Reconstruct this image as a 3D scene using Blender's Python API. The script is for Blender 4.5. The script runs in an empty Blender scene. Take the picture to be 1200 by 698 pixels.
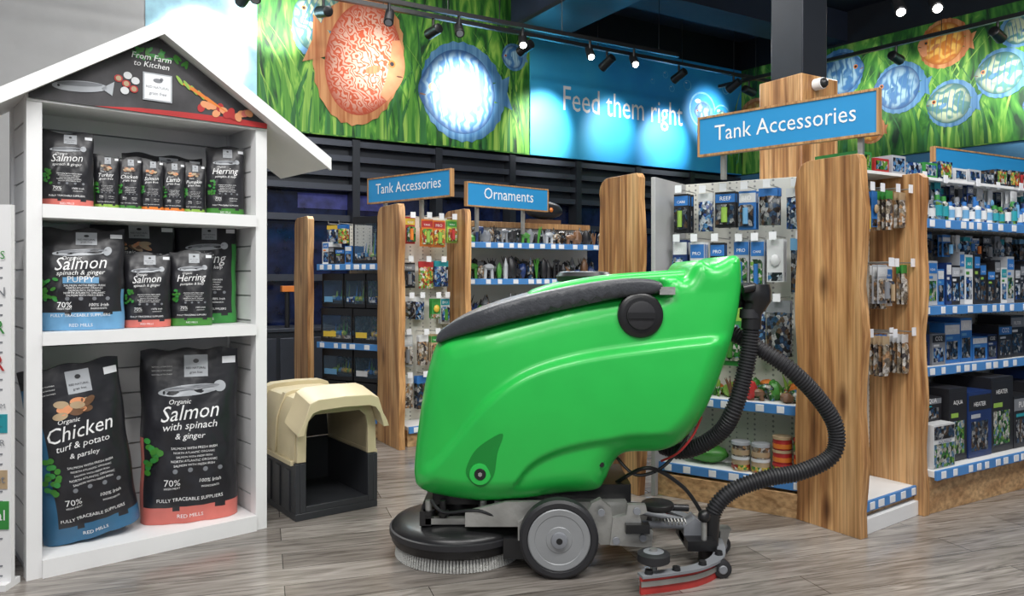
import bpy, bmesh, math, random
import numpy as np
from mathutils import Vector, Matrix
from mathutils.geometry import delaunay_2d_cdt
random.seed(7)
scene = bpy.context.scene
COL = scene.collection
scene.view_settings.view_transform = 'Standard'
scene.view_settings.look = 'None'

# ------------------------------------------------------------------ materials
MATS = {}
def nodes(name):
    m = bpy.data.materials.new(name); m.use_nodes = True
    return m, m.node_tree.nodes, m.node_tree.links, m.node_tree.nodes['Principled BSDF']
def mat(name, col, rough=.5, metal=0, emit=0, var=.06, coat=0, alpha=1, trans=0, bump=0, bscale=60):
    if name in MATS: return MATS[name]
    m, N, L, P = nodes(name)
    c = (col[0], col[1], col[2], 1)
    tc = N.new('ShaderNodeTexCoord'); nz = N.new('ShaderNodeTexNoise'); nz.inputs['Scale'].default_value = 9
    nz.inputs['Detail'].default_value = 4
    L.new(tc.outputs['Object'], nz.inputs['Vector'])
    cr = N.new('ShaderNodeValToRGB')
    cr.color_ramp.elements[0].position = .3; cr.color_ramp.elements[1].position = .7
    cr.color_ramp.elements[0].color = (c[0]*(1-var), c[1]*(1-var), c[2]*(1-var), 1)
    cr.color_ramp.elements[1].color = (min(1, c[0]*(1+var)), min(1, c[1]*(1+var)), min(1, c[2]*(1+var)), 1)
    L.new(nz.outputs['Fac'], cr.inputs['Fac']); L.new(cr.outputs['Color'], P.inputs['Base Color'])
    P.inputs['Roughness'].default_value = rough; P.inputs['Metallic'].default_value = metal
    P.inputs['Coat Weight'].default_value = coat
    P.inputs['Transmission Weight'].default_value = trans
    P.inputs['Alpha'].default_value = alpha
    if emit:
        L.new(cr.outputs['Color'], P.inputs['Emission Color']); P.inputs['Emission Strength'].default_value = emit
    if bump:
        n2 = N.new('ShaderNodeTexNoise'); n2.inputs['Scale'].default_value = bscale
        L.new(tc.outputs['Object'], n2.inputs['Vector'])
        b = N.new('ShaderNodeBump'); b.inputs['Strength'].default_value = bump; b.inputs['Distance'].default_value = .01
        L.new(n2.outputs['Fac'], b.inputs['Height']); L.new(b.outputs['Normal'], P.inputs['Normal'])
    MATS[name] = m
    return m
def ramp(N, stops, const=False):
    cr = N.new('ShaderNodeValToRGB'); e = cr.color_ramp.elements
    if const: cr.color_ramp.interpolation = 'CONSTANT'
    while len(e) < len(stops): e.new(.5)
    for i, (p, c) in enumerate(stops):
        e[i].position = p; e[i].color = (c[0], c[1], c[2], 1)
    return cr
def mult(N, L, a, b_, f=1):
    mx = N.new('ShaderNodeMix'); mx.data_type = 'RGBA'; mx.blend_type = 'MULTIPLY'; mx.inputs[0].default_value = f
    L.new(a, mx.inputs[6]); L.new(b_, mx.inputs[7]); return mx.outputs[2]
def print_mat(name, cols, scale=45):
    m, N, L, P = nodes(name)
    tc = N.new('ShaderNodeTexCoord'); vo = N.new('ShaderNodeTexVoronoi'); vo.inputs['Scale'].default_value = scale
    mp = N.new('ShaderNodeMapping'); mp.inputs['Scale'].default_value = (1, 1, .8); L.new(tc.outputs['Object'], mp.inputs['Vector'])
    L.new(mp.outputs['Vector'], vo.inputs['Vector'])
    sp = N.new('ShaderNodeSeparateColor'); L.new(vo.outputs['Color'], sp.inputs[0])
    cr = ramp(N, [(i/len(cols), c) for i, c in enumerate(cols)], True); L.new(sp.outputs[0], cr.inputs['Fac'])
    n = N.new('ShaderNodeTexNoise'); n.inputs['Scale'].default_value = scale*1.5; L.new(tc.outputs['Object'], n.inputs['Vector'])
    r2 = ramp(N, [(.35, (.45, .45, .45)), (.65, (1.15, 1.15, 1.15))]); L.new(n.outputs['Fac'], r2.inputs['Fac'])
    L.new(mult(N, L, cr.outputs['Color'], r2.outputs['Color']), P.inputs['Base Color'])
    P.inputs['Roughness'].default_value = .25
    return m
def wood(name, stops, sc=(14, 14, .9), rough=.45, knots=.85):
    m, N, L, P = nodes(name)
    tc = N.new('ShaderNodeTexCoord'); mp = N.new('ShaderNodeMapping'); mp.inputs['Scale'].default_value = sc
    L.new(tc.outputs['Object'], mp.inputs['Vector'])
    n1 = N.new('ShaderNodeTexNoise'); n1.inputs['Scale'].default_value = 1; n1.inputs['Detail'].default_value = 7
    n1.inputs['Distortion'].default_value = 1.8
    L.new(mp.outputs['Vector'], n1.inputs['Vector'])
    cr = ramp(N, stops); L.new(n1.outputs['Fac'], cr.inputs['Fac'])
    mp2 = N.new('ShaderNodeMapping'); mp2.inputs['Scale'].default_value = (sc[0]*12, sc[1]*12, sc[2]*4)
    L.new(tc.outputs['Object'], mp2.inputs['Vector'])
    n2 = N.new('ShaderNodeTexNoise'); n2.inputs['Scale'].default_value = 1; n2.inputs['Detail'].default_value = 4; L.new(mp2.outputs['Vector'], n2.inputs['Vector'])
    cr2 = ramp(N, [(.35, (.60, .56, .52)), (.62, (1.06, 1.06, 1.06))]); L.new(n2.outputs['Fac'], cr2.inputs['Fac'])
    o1 = mult(N, L, cr.outputs['Color'], cr2.outputs['Color'])
    mp4 = N.new('ShaderNodeMapping'); mp4.inputs['Scale'].default_value = (3, 3, 1.4); L.new(tc.outputs['Object'], mp4.inputs['Vector'])
    n4 = N.new('ShaderNodeTexNoise'); n4.inputs['Scale'].default_value = 1; n4.inputs['Detail'].default_value = 3; L.new(mp4.outputs['Vector'], n4.inputs['Vector'])
    cr4 = ramp(N, [(.38, (.62, .55, .48)), (.58, (1, 1, 1))]); L.new(n4.outputs['Fac'], cr4.inputs['Fac'])
    o1 = mult(N, L, o1, cr4.outputs['Color'], .8 if knots else .3)
    mp3 = N.new('ShaderNodeMapping'); mp3.inputs['Scale'].default_value = (7, 7, 2.6); L.new(tc.outputs['Object'], mp3.inputs['Vector'])
    vo = N.new('ShaderNodeTexVoronoi'); vo.inputs['Scale'].default_value = 1; L.new(mp3.outputs['Vector'], vo.inputs['Vector'])
    cr3 = ramp(N, [(.06, (.18, .10, .06)), (.22, (1, 1, 1))]); L.new(vo.outputs['Distance'], cr3.inputs['Fac'])
    L.new(mult(N, L, o1, cr3.outputs['Color'], knots), P.inputs['Base Color']); P.inputs['Roughness'].default_value = rough
    MATS[name] = m; return m
OAK = wood('oak_wood', [(.28, (.16, .065, .022)), (.40, (.42, .20, .075)), (.50, (.66, .37, .155)), (.62, (.74, .46, .22)), (.74, (.56, .30, .12))], sc=(8, 8, .6))
OAKT = wood('oak_trim', [(.3, (.35, .17, .07)), (.7, (.62, .36, .16))], knots=0)
PLINTH = wood('plinth_wood', [(.3, (.48, .27, .12)), (.7, (.72, .48, .25))], sc=(3, 3, 14), knots=0)
def floor_mat():
    m, N, L, P = nodes('vinyl_plank_floor')
    tc = N.new('ShaderNodeTexCoord'); mp = N.new('ShaderNodeMapping')
    mp.inputs['Rotation'].default_value = (0, 0, math.radians(-18))
    L.new(tc.outputs['Object'], mp.inputs['Vector'])
    br = N.new('ShaderNodeTexBrick'); br.offset = .37
    br.inputs['Scale'].default_value = 1; br.inputs['Brick Width'].default_value = 1.2; br.inputs['Row Height'].default_value = .15
    br.inputs['Mortar Size'].default_value = .0016; br.inputs['Mortar'].default_value = (.06, .055, .05, 1)
    br.inputs['Color1'].default_value = (.165, .145, .130, 1); br.inputs['Color2'].default_value = (.30, .275, .25, 1)
    L.new(mp.outputs['Vector'], br.inputs['Vector'])
    m2 = N.new('ShaderNodeMapping'); m2.inputs['Scale'].default_value = (2.2, 22, 1); L.new(mp.outputs['Vector'], m2.inputs['Vector'])
    n = N.new('ShaderNodeTexNoise'); n.inputs['Scale'].default_value = 1.6; n.inputs['Detail'].default_value = 8; n.inputs['Distortion'].default_value = 1.5
    L.new(m2.outputs['Vector'], n.inputs['Vector'])
    cr = ramp(N, [(.3, (.50, .48, .46)), (.5, (.95, .94, .93)), (.72, (1.35, 1.35, 1.35))]); L.new(n.outputs['Fac'], cr.inputs['Fac'])
    L.new(mult(N, L, br.outputs['Color'], cr.outputs['Color']), P.inputs['Base Color'])
    P.inputs['Roughness'].default_value = .20
    return m
def peg_mat():
    m, N, L, P = nodes('pegboard')
    tc = N.new('ShaderNodeTexCoord'); 
    vo = N.new('ShaderNodeTexVoronoi'); vo.inputs['Randomness'].default_value = 0; vo.inputs['Scale'].default_value = 42
    L.new(tc.outputs['Object'], vo.inputs['Vector'])
    cr = ramp(N, [(.20, (.30, .30, .28)), (.27, (.72, .71, .64))]); L.new(vo.outputs['Distance'], cr.inputs['Fac'])
    L.new(cr.outputs['Color'], P.inputs['Base Color']); P.inputs['Roughness'].default_value = .5
    MATS['peg'] = m; return m
PEG = peg_mat()
def grass_mat(name, bright=1.0, rot=.5):
    m, N, L, P = nodes(name)
    tc = N.new('ShaderNodeTexCoord'); mp = N.new('ShaderNodeMapping'); mp.inputs['Rotation'].default_value = (0, rot, 0)
    mp.inputs['Scale'].default_value = (5, 1, .9)
    L.new(tc.outputs['Object'], mp.inputs['Vector'])
    n = N.new('ShaderNodeTexNoise'); n.inputs['Scale'].default_value = 1.8; n.inputs['Detail'].default_value = 3; n.inputs['Distortion'].default_value = 1.8
    L.new(mp.outputs['Vector'], n.inputs['Vector'])
    cr = ramp(N, [(.34, (.004, .035, .01)), (.44, (.02, .14, .015)), (.56, (.08*bright, .30*bright, .03)), (.68, (.30*bright, .55*bright, .08))])
    L.new(n.outputs['Fac'], cr.inputs['Fac']); L.new(cr.outputs['Color'], P.inputs['Base Color']); P.inputs['Roughness'].default_value = .6
    return m
GRASS = grass_mat('aquatic_grass_print'); GRASS2 = grass_mat('aquatic_grass_print_b', .9, -.5)
def blade_mat(name, c1, c2):
    m, N, L, P = nodes(name)
    tc = N.new('ShaderNodeTexCoord'); mp = N.new('ShaderNodeMapping'); mp.inputs['Scale'].default_value = (25, 25, 1.5)
    L.new(tc.outputs['Object'], mp.inputs['Vector'])
    n = N.new('ShaderNodeTexNoise'); n.inputs['Scale'].default_value = 1; L.new(mp.outputs['Vector'], n.inputs['Vector'])
    cr = ramp(N, [(.35, c1), (.65, c2)]); L.new(n.outputs['Fac'], cr.inputs['Fac']); L.new(cr.outputs['Color'], P.inputs['Base Color'])
    P.inputs['Roughness'].default_value = .6; return m
BLD = [blade_mat('blade_print_a', (.03, .18, .02), (.14, .38, .04)), blade_mat('blade_print_b', (.08, .28, .03), (.36, .58, .10)), blade_mat('blade_print_c', (.01, .09, .02), (.05, .24, .05))]
def maze_mat(name, c1, c2, rim, scale=6, dist=14, thr=.5, dsc=1.6, soft=.12, dirn='DIAGONAL'):
    """printed discus skin: labyrinth pattern in the middle blending to the rim colour (vertex attribute 'shade')"""
    m, N, L, P = nodes(name)
    tc = N.new('ShaderNodeTexCoord')
    w = N.new('ShaderNodeTexWave'); w.wave_type = 'BANDS'; w.bands_direction = dirn
    w.inputs['Scale'].default_value = scale; w.inputs['Distortion'].default_value = dist; w.inputs['Detail'].default_value = 1
    w.inputs['Detail Scale'].default_value = dsc
    L.new(tc.outputs['Object'], w.inputs['Vector'])
    cr = ramp(N, [(max(0, thr-soft), c1), (min(1, thr+soft), c2)]); L.new(w.outputs['Fac'], cr.inputs['Fac'])
    at = N.new('ShaderNodeAttribute'); at.attribute_name = 'shade'
    r0 = ramp(N, [(.0, (0, 0, 0)), (.22, (.75, .75, .75)), (.5, (1, 1, 1))]); L.new(at.outputs['Fac'], r0.inputs['Fac'])
    mx = N.new('ShaderNodeMix'); mx.data_type = 'RGBA'; L.new(r0.outputs['Color'], mx.inputs[0])
    mx.inputs[6].default_value = (rim[0], rim[1], rim[2], 1); L.new(cr.outputs['Color'], mx.inputs[7])
    L.new(mx.outputs[2], P.inputs['Base Color']); P.inputs['Roughness'].default_value = .6
    return m
F_RED = maze_mat('discus_red_print', (.66, .10, .03), (.80, .50, .38), (.42, .06, .02), 6.5, 15, .42, 2.2, .12)
F_BLUE = maze_mat('discus_blue_print', (.05, .18, .40), (.34, .54, .64), (.02, .08, .22), 4, 7, .5, 2.0, .3, 'X')
F_YEL = maze_mat('discus_yellow_print', (.60, .20, .02), (.82, .50, .10), (.36, .10, .01), 4, 9, .5, 2.0, .3)
F_TEAL = maze_mat('discus_teal_print', (.10, .26, .22), (.54, .62, .40), (.03, .12, .12), 4, 9, .5, 2.0, .25)
FACE = mat('discus_face_print', (.72, .30, .14), .6, var=.15)
def blue_wall():
    m, N, L, P = nodes('blue_water_print')
    tc = N.new('ShaderNodeTexCoord'); sx = N.new('ShaderNodeSeparateXYZ'); L.new(tc.outputs['Object'], sx.inputs[0])
    n = N.new('ShaderNodeTexNoise'); n.inputs['Scale'].default_value = 1.4; L.new(tc.outputs['Object'], n.inputs['Vector'])
    a = N.new('ShaderNodeMath'); a.operation = 'MULTIPLY_ADD'; a.inputs[1].default_value = .20; L.new(sx.outputs[0], a.inputs[0]); L.new(n.outputs['Fac'], a.inputs[2])
    cr = ramp(N, [(.35, (.07, .52, .82)), (.75, (.03, .40, .78)), (1, (.02, .28, .68))]); L.new(a.outputs[0], cr.inputs['Fac'])
    L.new(cr.outputs['Color'], P.inputs['Base Color']); P.inputs['Roughness'].default_value = .5
    return m
BLUEW = blue_wall()
WHITE = mat('white_paint', (.80, .80, .80), .5, var=.02)
WHITEW = mat('white_shiplap', (.74, .74, .74), .5, var=.03)
WGREY = mat('grey_panel', (.42, .42, .43), .5, var=.03)
LGREY = mat('light_grey_wall', (.50, .50, .50), .8, var=.03)
CYANW = mat('pale_water_print', (.42, .74, .92), .6, var=.2)
DARK = mat('dark_metal', (.024, .028, .036), .4, .3)
DARK2 = mat('slat_metal', (.055, .062, .08), .35, .4)
CEIL = mat('ceiling_navy', (.014, .022, .045), .7)
GLASSD = mat('night_glass', (.008, .014, .05), .08, var=.6)
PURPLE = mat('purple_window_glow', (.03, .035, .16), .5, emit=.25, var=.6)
BLACK = mat('black_plastic', (.012, .012, .013), .35)
RUBBER = mat('black_rubber', (.020, .020, .023), .5)
LID = mat('charcoal_lid', (.042, .045, .052), .40, bump=.15, bscale=150)
GREEN = mat('green_polyethylene', (.020, .49, .070), .33, var=.04, coat=.15, bump=.03, bscale=6)
GREEND = mat('dark_green_shade', (.005, .24, .032), .4, var=.03)  # body green darkened, so the flat teardrop patch carries a recess's shade
SILVER = mat('cast_aluminium', (.42, .42, .40), .42, .7, var=.25, bump=.2, bscale=40)
HUB = mat('grey_hub', (.22, .23, .25), .45)
HUBL = mat('light_hub', (.30, .31, .32), .4, .2)
RED = mat('red_squeegee', (.45, .04, .035), .4, var=.3)
BRIST = mat('white_bristle', (.55, .55, .52), .8, var=.25, bump=.8, bscale=200)
SBLUE = mat('sign_blue', (.025, .27, .58), .4, var=.02)
TXT = mat('white_print', (.85, .85, .85), .5, var=.01)
STRIP = mat('price_strip_blue', (.07, .24, .56), .4)
TAG = mat('price_tag_white', (.80, .81, .84), .5)
BAG = mat('bag_charcoal', (.018, .018, .022), .36, bump=.6, bscale=14, var=.25)
CLEAR = mat('clear_plastic', (.10, .16, .22), .08, alpha=.25)
LAMP = mat('lamp_glow', (1, .97, .9), .5, emit=25, var=0)
BEIGE = mat('beige_plastic', (.55, .47, .30), .4, var=.04)
KGREY = mat('kennel_dark_plastic', (.030, .032, .037), .45)
STRIPE = mat('discus_stripe_print', (.06, .20, .36), .6, var=.3)
PAL = {}
for n, c in dict(blue=(.03, .16, .46), navy=(.01, .03, .12), sky=(.14, .34, .56), white=(.64, .65, .66), teal=(.02, .28, .33), green=(.04, .26, .05),
                 lime=(.26, .44, .07), yellow=(.72, .50, .06), orange=(.70, .20, .03), red=(.44, .03, .03), pink=(.62, .16, .13), black=(.015, .015, .018),
                 grey=(.20, .21, .23), brown=(.16, .08, .04), tan=(.45, .33, .2), purple=(.2, .06, .3), silver=(.40, .42, .45), leaf=(.05, .22, .03), bandblue=(.03, .13, .25)).items():
    PAL[n] = mat('print_' + n, c, .4, var=.12)
PAL['mixblue'] = print_mat('packet_print_blue', [(.02, .06, .22), (.5, .55, .6), (.02, .02, .03), (.08, .22, .42), (.3, .32, .35), (.02, .05, .10)], 70)
PAL['mixdark'] = print_mat('packet_print_dark', [(.02, .02, .03), (.10, .11, .12), (.02, .05, .10), (.3, .3, .3), (.01, .01, .01), (.08, .05, .03)], 65)
PAL['mixwarm'] = print_mat('packet_print_warm', [(.5, .1, .03), (.7, .5, .1), (.1, .3, .05), (.6, .6, .5), (.3, .05, .03), (.25, .4, .08)], 80)
PAL['mixleaf'] = print_mat('packet_print_leaf', [(.03, .15, .03), (.15, .3, .05), (.3, .3, .25), (.02, .05, .02), (.5, .5, .45), (.1, .2, .3)], 65)
PAL['mixstone'] = print_mat('packet_print_stone', [(.3, .25, .18), (.15, .12, .09), (.45, .42, .38), (.06, .05, .05), (.35, .2, .1), (.55, .52, .48)], 65)

# ------------------------------------------------------------------ builder
TCACHE = {}
def text_mesh(s, shear=0):
    k = (s, shear)
    if k in TCACHE: return TCACHE[k]
    cu = bpy.data.curves.new('t', 'FONT'); cu.body = s; cu.size = 1; cu.shear = shear; cu.resolution_u = 2; cu.align_x = 'CENTER'
    ob = bpy.data.objects.new('t', cu); COL.objects.link(ob)
    bpy.context.view_layer.update()
    dg = bpy.context.evaluated_depsgraph_get()
    me = ob.evaluated_get(dg).to_mesh()
    V = [v.co.copy() for v in me.vertices]; F = [tuple(p.vertices) for p in me.polygons]
    ob.evaluated_get(dg).to_mesh_clear()
    bpy.data.objects.remove(ob)
    xs = [v.x for v in V]; ys = [v.y for v in V]
    TCACHE[k] = (V, F, min(xs), max(xs), min(ys), max(ys)); return TCACHE[k]

class B:
    def __init__(s):
        s.v = []; s.f = []; s.m = []; s.ml = []; s.M = Matrix.Identity(4); s.sh = []
    def mi(s, m):
        if m not in s.ml: s.ml.append(m)
        return s.ml.index(m)
    def add(s, V, F, m, sh=None):
        o = len(s.v); k = s.mi(m)
        for v in V: s.v.append(s.M @ Vector(v))
        s.sh += (sh if sh else [1.0]*len(V))
        for f in F: s.f.append([o+i for i in f]); s.m.append(k)
    def box(s, x0, x1, y0, y1, z0, z1, m):
        V = [(x, y, z) for x in (x0, x1) for y in (y0, y1) for z in (z0, z1)]
        s.add(V, [(0, 1, 3, 2), (4, 6, 7, 5), (0, 4, 5, 1), (2, 3, 7, 6), (0, 2, 6, 4), (1, 5, 7, 3)], m)
    def cyl(s, p0, p1, r0, m, r1=None, n=20, caps=True):
        p0 = Vector(p0); p1 = Vector(p1); r1 = r0 if r1 is None else r1
        s.rings([(p0, r0), (p1, r1)], m, n, caps)
    def rings(s, pr, m, n=20, caps=True):
        V = []; F = []; P = [Vector(p) for p, r in pr]; up = None
        for i, (p, r) in enumerate(pr):
            a = P[max(i-1, 0)]; b = P[min(i+1, len(P)-1)]; d = (b-a)
            if d.length < 1e-9: d = Vector((0, 0, 1))
            d.normalize()
            if up is None: up = Vector((0, 0, 1)) if abs(d.z) < .9 else Vector((1, 0, 0))
            u = (up - d*up.dot(d)).normalized(); w = d.cross(u); up = u
            for k in range(n):
                t = 2*math.pi*k/n; V.append(Vector(p)+u*(r*math.cos(t))+w*(r*math.sin(t)))
        for i in range(len(pr)-1):
            for k in range(n): F.append((i*n+k, i*n+(k+1) % n, (i+1)*n+(k+1) % n, (i+1)*n+k))
        if caps:
            F.append(tuple(range(n))[::-1]); F.append(tuple((len(pr)-1)*n+k for k in range(n)))
        s.add(V, F, m)
    def lathe(s, c, axis, prof, m, n=36):
        c = Vector(c); ax = Vector(axis).normalized(); up = Vector((0, 0, 1)) if abs(ax.z) < .9 else Vector((1, 0, 0))
        u = (up-ax*up.dot(ax)).normalized(); w = ax.cross(u); V = []; F = []
        for o, r in prof:
            for k in range(n):
                t = 2*math.pi*k/n; V.append(c+ax*o+u*(r*math.cos(t))+w*(r*math.sin(t)))
        for i in range(len(prof)-1):
            for k in range(n): F.append((i*n+k, i*n+(k+1) % n, (i+1)*n+(k+1) % n, (i+1)*n+k))
        F.append(tuple(range(n))); F.append(tuple((len(prof)-1)*n+k for k in range(n)))
        s.add(V, F, m)
    def slab(s, pts, y0, y1, m):
        n = len(pts); V = [(x, y0, z) for x, z in pts]+[(x, y1, z) for x, z in pts]
        s.add(V, [tuple(range(n)), tuple(range(n, 2*n))[::-1]]+[(i, (i+1) % n, n+(i+1) % n, n+i) for i in range(n)], m)
    def flat(s, pts, y, m): s.add([(x, y, z) for x, z in pts], [tuple(range(len(pts)))], m)
    def ell(s, cx, cz, rx, rz, y, m, rot=0, n=28, proj=None):
        pts = []
        for k in range(n):
            t = 2*math.pi*k/n; a = rx*math.cos(t); b = rz*math.sin(t)
            pts.append((cx+a*math.cos(rot)-b*math.sin(rot), cz+a*math.sin(rot)+b*math.cos(rot)))
        V = [(cx, y if not proj else -proj(cx, cz)-y, cz)]+[(x, y if not proj else -proj(x, z)-y, z) for x, z in pts]
        s.add(V, [(0, 1+k, 1+(k+1) % n) for k in range(n)], m)
    def ball(s, c, r, m, sq=(1, 1, 1), n=12, noise=0):
        V = []; F = []; k = n//2
        for i in range(k+1):
            for j in range(n):
                a = math.pi*i/k; t = 2*math.pi*j/n; rr = r*(1+random.uniform(-noise, noise))
                V.append((c[0]+rr*sq[0]*math.sin(a)*math.cos(t), c[1]+rr*sq[1]*math.sin(a)*math.sin(t), c[2]+rr*sq[2]*math.cos(a)))
        for i in range(k):
            for j in range(n): F.append((i*n+j, i*n+(j+1) % n, (i+1)*n+(j+1) % n, (i+1)*n+j))
        s.add(V, F, m)
    def text(s, st, cx, z, y, m, width=None, size=None, shear=0, proj=None, skew=0, vs=1):
        V, F, x0, x1, y0, y1 = text_mesh(st, shear)
        k = width/(x1-x0) if width else size
        mid = (x0+x1)/2; out = []
        for v in V:
            x = cx+(v.x-mid)*k; zz = z+v.y*k*vs+skew*(v.x-mid)*k
            out.append((x, y if proj is None else -proj(x, zz)-y, zz))
        s.add(out, F, m)
    def finish(s, name, loc=None, recenter=True, bevel=0, parent=None, ang=35, weld=True):
        me = bpy.data.meshes.new(name)
        V = [Vector(v) for v in s.v]
        if loc is not None: o = Vector(loc)
        elif recenter:
            xs = [v.x for v in V]; ys = [v.y for v in V]; zs = [v.z for v in V]
            o = Vector(((min(xs)+max(xs))/2, (min(ys)+max(ys))/2, min(zs)))
        else: o = Vector((0, 0, 0))
        me.from_pydata([v-o for v in V], [], s.f)
        for m in s.ml: me.materials.append(m)
        me.polygons.foreach_set('material_index', s.m)
        if min(s.sh) < 1:
            at = me.attributes.new('shade', 'FLOAT', 'POINT'); at.data.foreach_set('value', s.sh)
        bm = bmesh.new(); bm.from_mesh(me); bmesh.ops.recalc_face_normals(bm, faces=bm.faces); bm.to_mesh(me); bm.free()
        me.polygons.foreach_set('use_smooth', [True]*len(me.polygons))
        me.set_sharp_from_angle(angle=math.radians(ang))
        me.update()
        ob = bpy.data.objects.new(name, me); COL.objects.link(ob); ob.location = o
        if bevel:
            md = ob.modifiers.new('bevel', 'BEVEL'); md.width = bevel; md.segments = 2; md.limit_method = 'ANGLE'; md.angle_limit = math.radians(50)
        if parent:
            ob.parent = parent; ob.matrix_parent_inverse = Matrix.Translation(parent.location).inverted()
        return ob

def frame(P, Q, z=0):
    P = Vector(P); Q = Vector(Q); d = (Q-P).normalized()
    M = Matrix(((d.x, -d.y, 0, P.x), (d.y, d.x, 0, P.y), (0, 0, 1, z), (0, 0, 0, 1)))
    return M, (Q-P).length
A = Vector((.857, .514)); BK = Vector((-.514, .857))

# ------------------------------------------------------------------ room
b = B(); b.box(-9, 10, -5, 13, -.1, 0, floor_mat())
b.finish('floor')
b = B(); b.box(-9, 10, -5, 13, 4.0, 4.1, CEIL); b.finish('ceiling')
WL, _ = frame((0, 8.04), (0+.857, 8.04+.514))
b = B(); b.M = WL
b.box(-12, -3.48, 0, .2, 0, 4.0, LGREY)
b.box(-3.48, 3.5, .02, .2, 2.3, 4.0, DARK)
b.box(-3.48, 3.5, .16, .2, 0, 2.3, GLASSD)
b.finish('wall_left', recenter=False)
b = B(); b.M = WL
for z in (2.27, 2.13, 1.99, 1.86): b.box(-3.48, 3.4, .0, .10, z-.055, z, DARK2)
b.box(-3.48, 3.4, .1, .15, 1.8, 2.3, DARK)
for z in (1.55, 1.0, .5): b.box(-3.48, 3.4, .06, .12, z-.03, z+.03, DARK2)
x = -3.4
while x < 3.4:
    b.box(x-.035, x+.035, -.02, .13, 0, 2.28, DARK); x += .85
b.box(-3.48, 3.4, .0, .14, 0, .25, DARK)
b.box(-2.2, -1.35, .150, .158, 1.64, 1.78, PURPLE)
b.finish('window_1', recenter=False)
def bodyfish(b, cx, cz, rx, rz, rot, m, y, fin, flip=1, face=None, bars=True):
    def R(px, pz): return (cx+(px*math.cos(rot)-pz*math.sin(rot)), cz+(px*math.sin(rot)+pz*math.cos(rot)))
    n = 22
    for sg in (1, -1):
        fp = []
        for i in range(n+1):
            u = i/n; t = math.pi*(.10+.84*u)
            k = 1.08+.22*u+.025*math.sin(u*60)
            fp.append(R(flip*rx*k*math.cos(t), sg*rz*k*math.sin(t)))
        b.flat(fp, y+.002, fin)
    tail = [R(-flip*rx*.85, rz*.15)]
    for i in range(9): tail.append(R(-flip*rx*(1.50-.12*(1-abs(-1+2*i/8))), rz*.42*(1-2*i/8)))
    tail.append(R(-flip*rx*.85, -rz*.15))
    b.flat(tail, y+.001, fin)
    pts = []
    for k in range(48):
        t = 2*math.pi*k/48; q = 1+.15*max(0, math.cos(t))**8
        pts.append(R(flip*rx*q*math.cos(t), rz*math.sin(t)*(1-.03*math.cos(t))))
    c = R(0, 0); b.add([(c[0], y, c[1])]+[(p[0], y, p[1]) for p in pts], [(0, 1+k, 1+(k+1) % 48) for k in range(48)], m, [1.0]+[0.0]*48)
    if bars:
        for px_ in (-.72, -.48, -.24, .02, .28, .52, .74):
            hh = math.sqrt(max(0, 1-px_*px_))*.90*rz; w = rx*.024; pl = []
            for i in range(9):
                v = -1+2*i/8; pl.append(R(flip*(px_*rx+w*(1-v*v)+.06*rx*(1-v*v)), hh*v))
            for i in range(9):
                v = 1-2*i/8; pl.append(R(flip*(px_*rx-w*(1-v*v)+.06*rx*(1-v*v)-.001), hh*v))
            b.flat(pl, y-.0008, STRIPE if m is not F_YEL else FINR)
    if face:
        fp = []
        for k in range(25):
            t = -.62+1.24*k/24; q = 1+.15*max(0, math.cos(t))**8; fp.append(R(flip*rx*q*math.cos(t), rz*math.sin(t)*(1-.03*math.cos(t))))
        for k in range(9): t = .62-1.24*k/8; fp.append(R(flip*rx*(.62+.08*math.cos(t*2.4)), rz*.50*math.sin(t)/math.sin(.62)))
        b.flat(fp, y-.0012, face)
    ex, ez = R(flip*rx*.76, rz*.10)
    b.ell(ex, ez, rx*.10, rx*.10, y-.003, PAL['orange'], n=16); b.ell(ex, ez, rx*.06, rx*.06, y-.004, PAL['black'], n=14)
    mo = R(flip*rx*1.04, -rz*.07); b.ell(mo[0], mo[1], rx*.09, rx*.022, y-.003, PAL['brown'], rot+.2*flip, n=12)
    px_, pz_ = R(flip*rx*.30, -rz*.12); b.ell(px_, pz_, rx*.22, rx*.10, y-.003, fin, rot+.6, n=16)
def blades(b, x0, x1, z0, z1, y, n, cols):
    for i in range(n):
        x = random.uniform(x0, x1); h = random.uniform(.35, 1.0)*(z1-z0); w = random.uniform(.02, .07); lean = random.uniform(-.6, .6)
        pts = []; k = 8
        for j in range(k+1):
            t = j/k; pts.append((x+lean*t*t*h-w*(1-t)*.5, z0+h*t))
        for j in range(k, -1, -1):
            t = j/k; pts.append((x+lean*t*t*h+w*(1-t)*.5+.002, z0+h*t))
        pts = [(min(max(p, x0), x1), q) for p, q in pts]
        b.flat(pts, y-.0002*i/n, random.choice(cols))
FINR = blade_mat('fin_red', (.38, .11, .03), (.62, .30, .12)); FINB = blade_mat('fin_blue', (.04, .16, .34), (.14, .32, .52))
b = B(); b.M = WL
b.box(-3.48, -2.6, -.012, .02, 2.3, 3.95, CYANW)
b.box(-2.6, .21, -.012, .02, 2.3, 3.95, GRASS)
blades(b, -2.58, .2, 2.31, 3.9, -.015, 80, BLD)
bodyfish(b, -2.06, 3.34, .20, .30, -.35, F_TEAL, -.0185, FINB, flip=-1)
bodyfish(b, -1.63, 3.04, .36, .54, -.22, F_RED, -.026, FINR, face=FACE, bars=False)
bodyfish(b, -.62, 2.86, .40, .42, .1, F_BLUE, -.022, FINB, flip=-1)
bodyfish(b, .0, 3.3, .12, .12, .1, F_BLUE, -.022, FINB, flip=-1)
b.finish('aquarium_mural', recenter=False)
b = B(); b.M = WL
b.box(.21, 3.40, -.03, .02, 2.3, 3.62, BLUEW)
b.text('Feed them right', 1.5, 2.82, -.034, TXT, width=1.74, vs=1.4)
BUB = mat('bubble_print', (.20, .55, .85), .5, var=.4)
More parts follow.
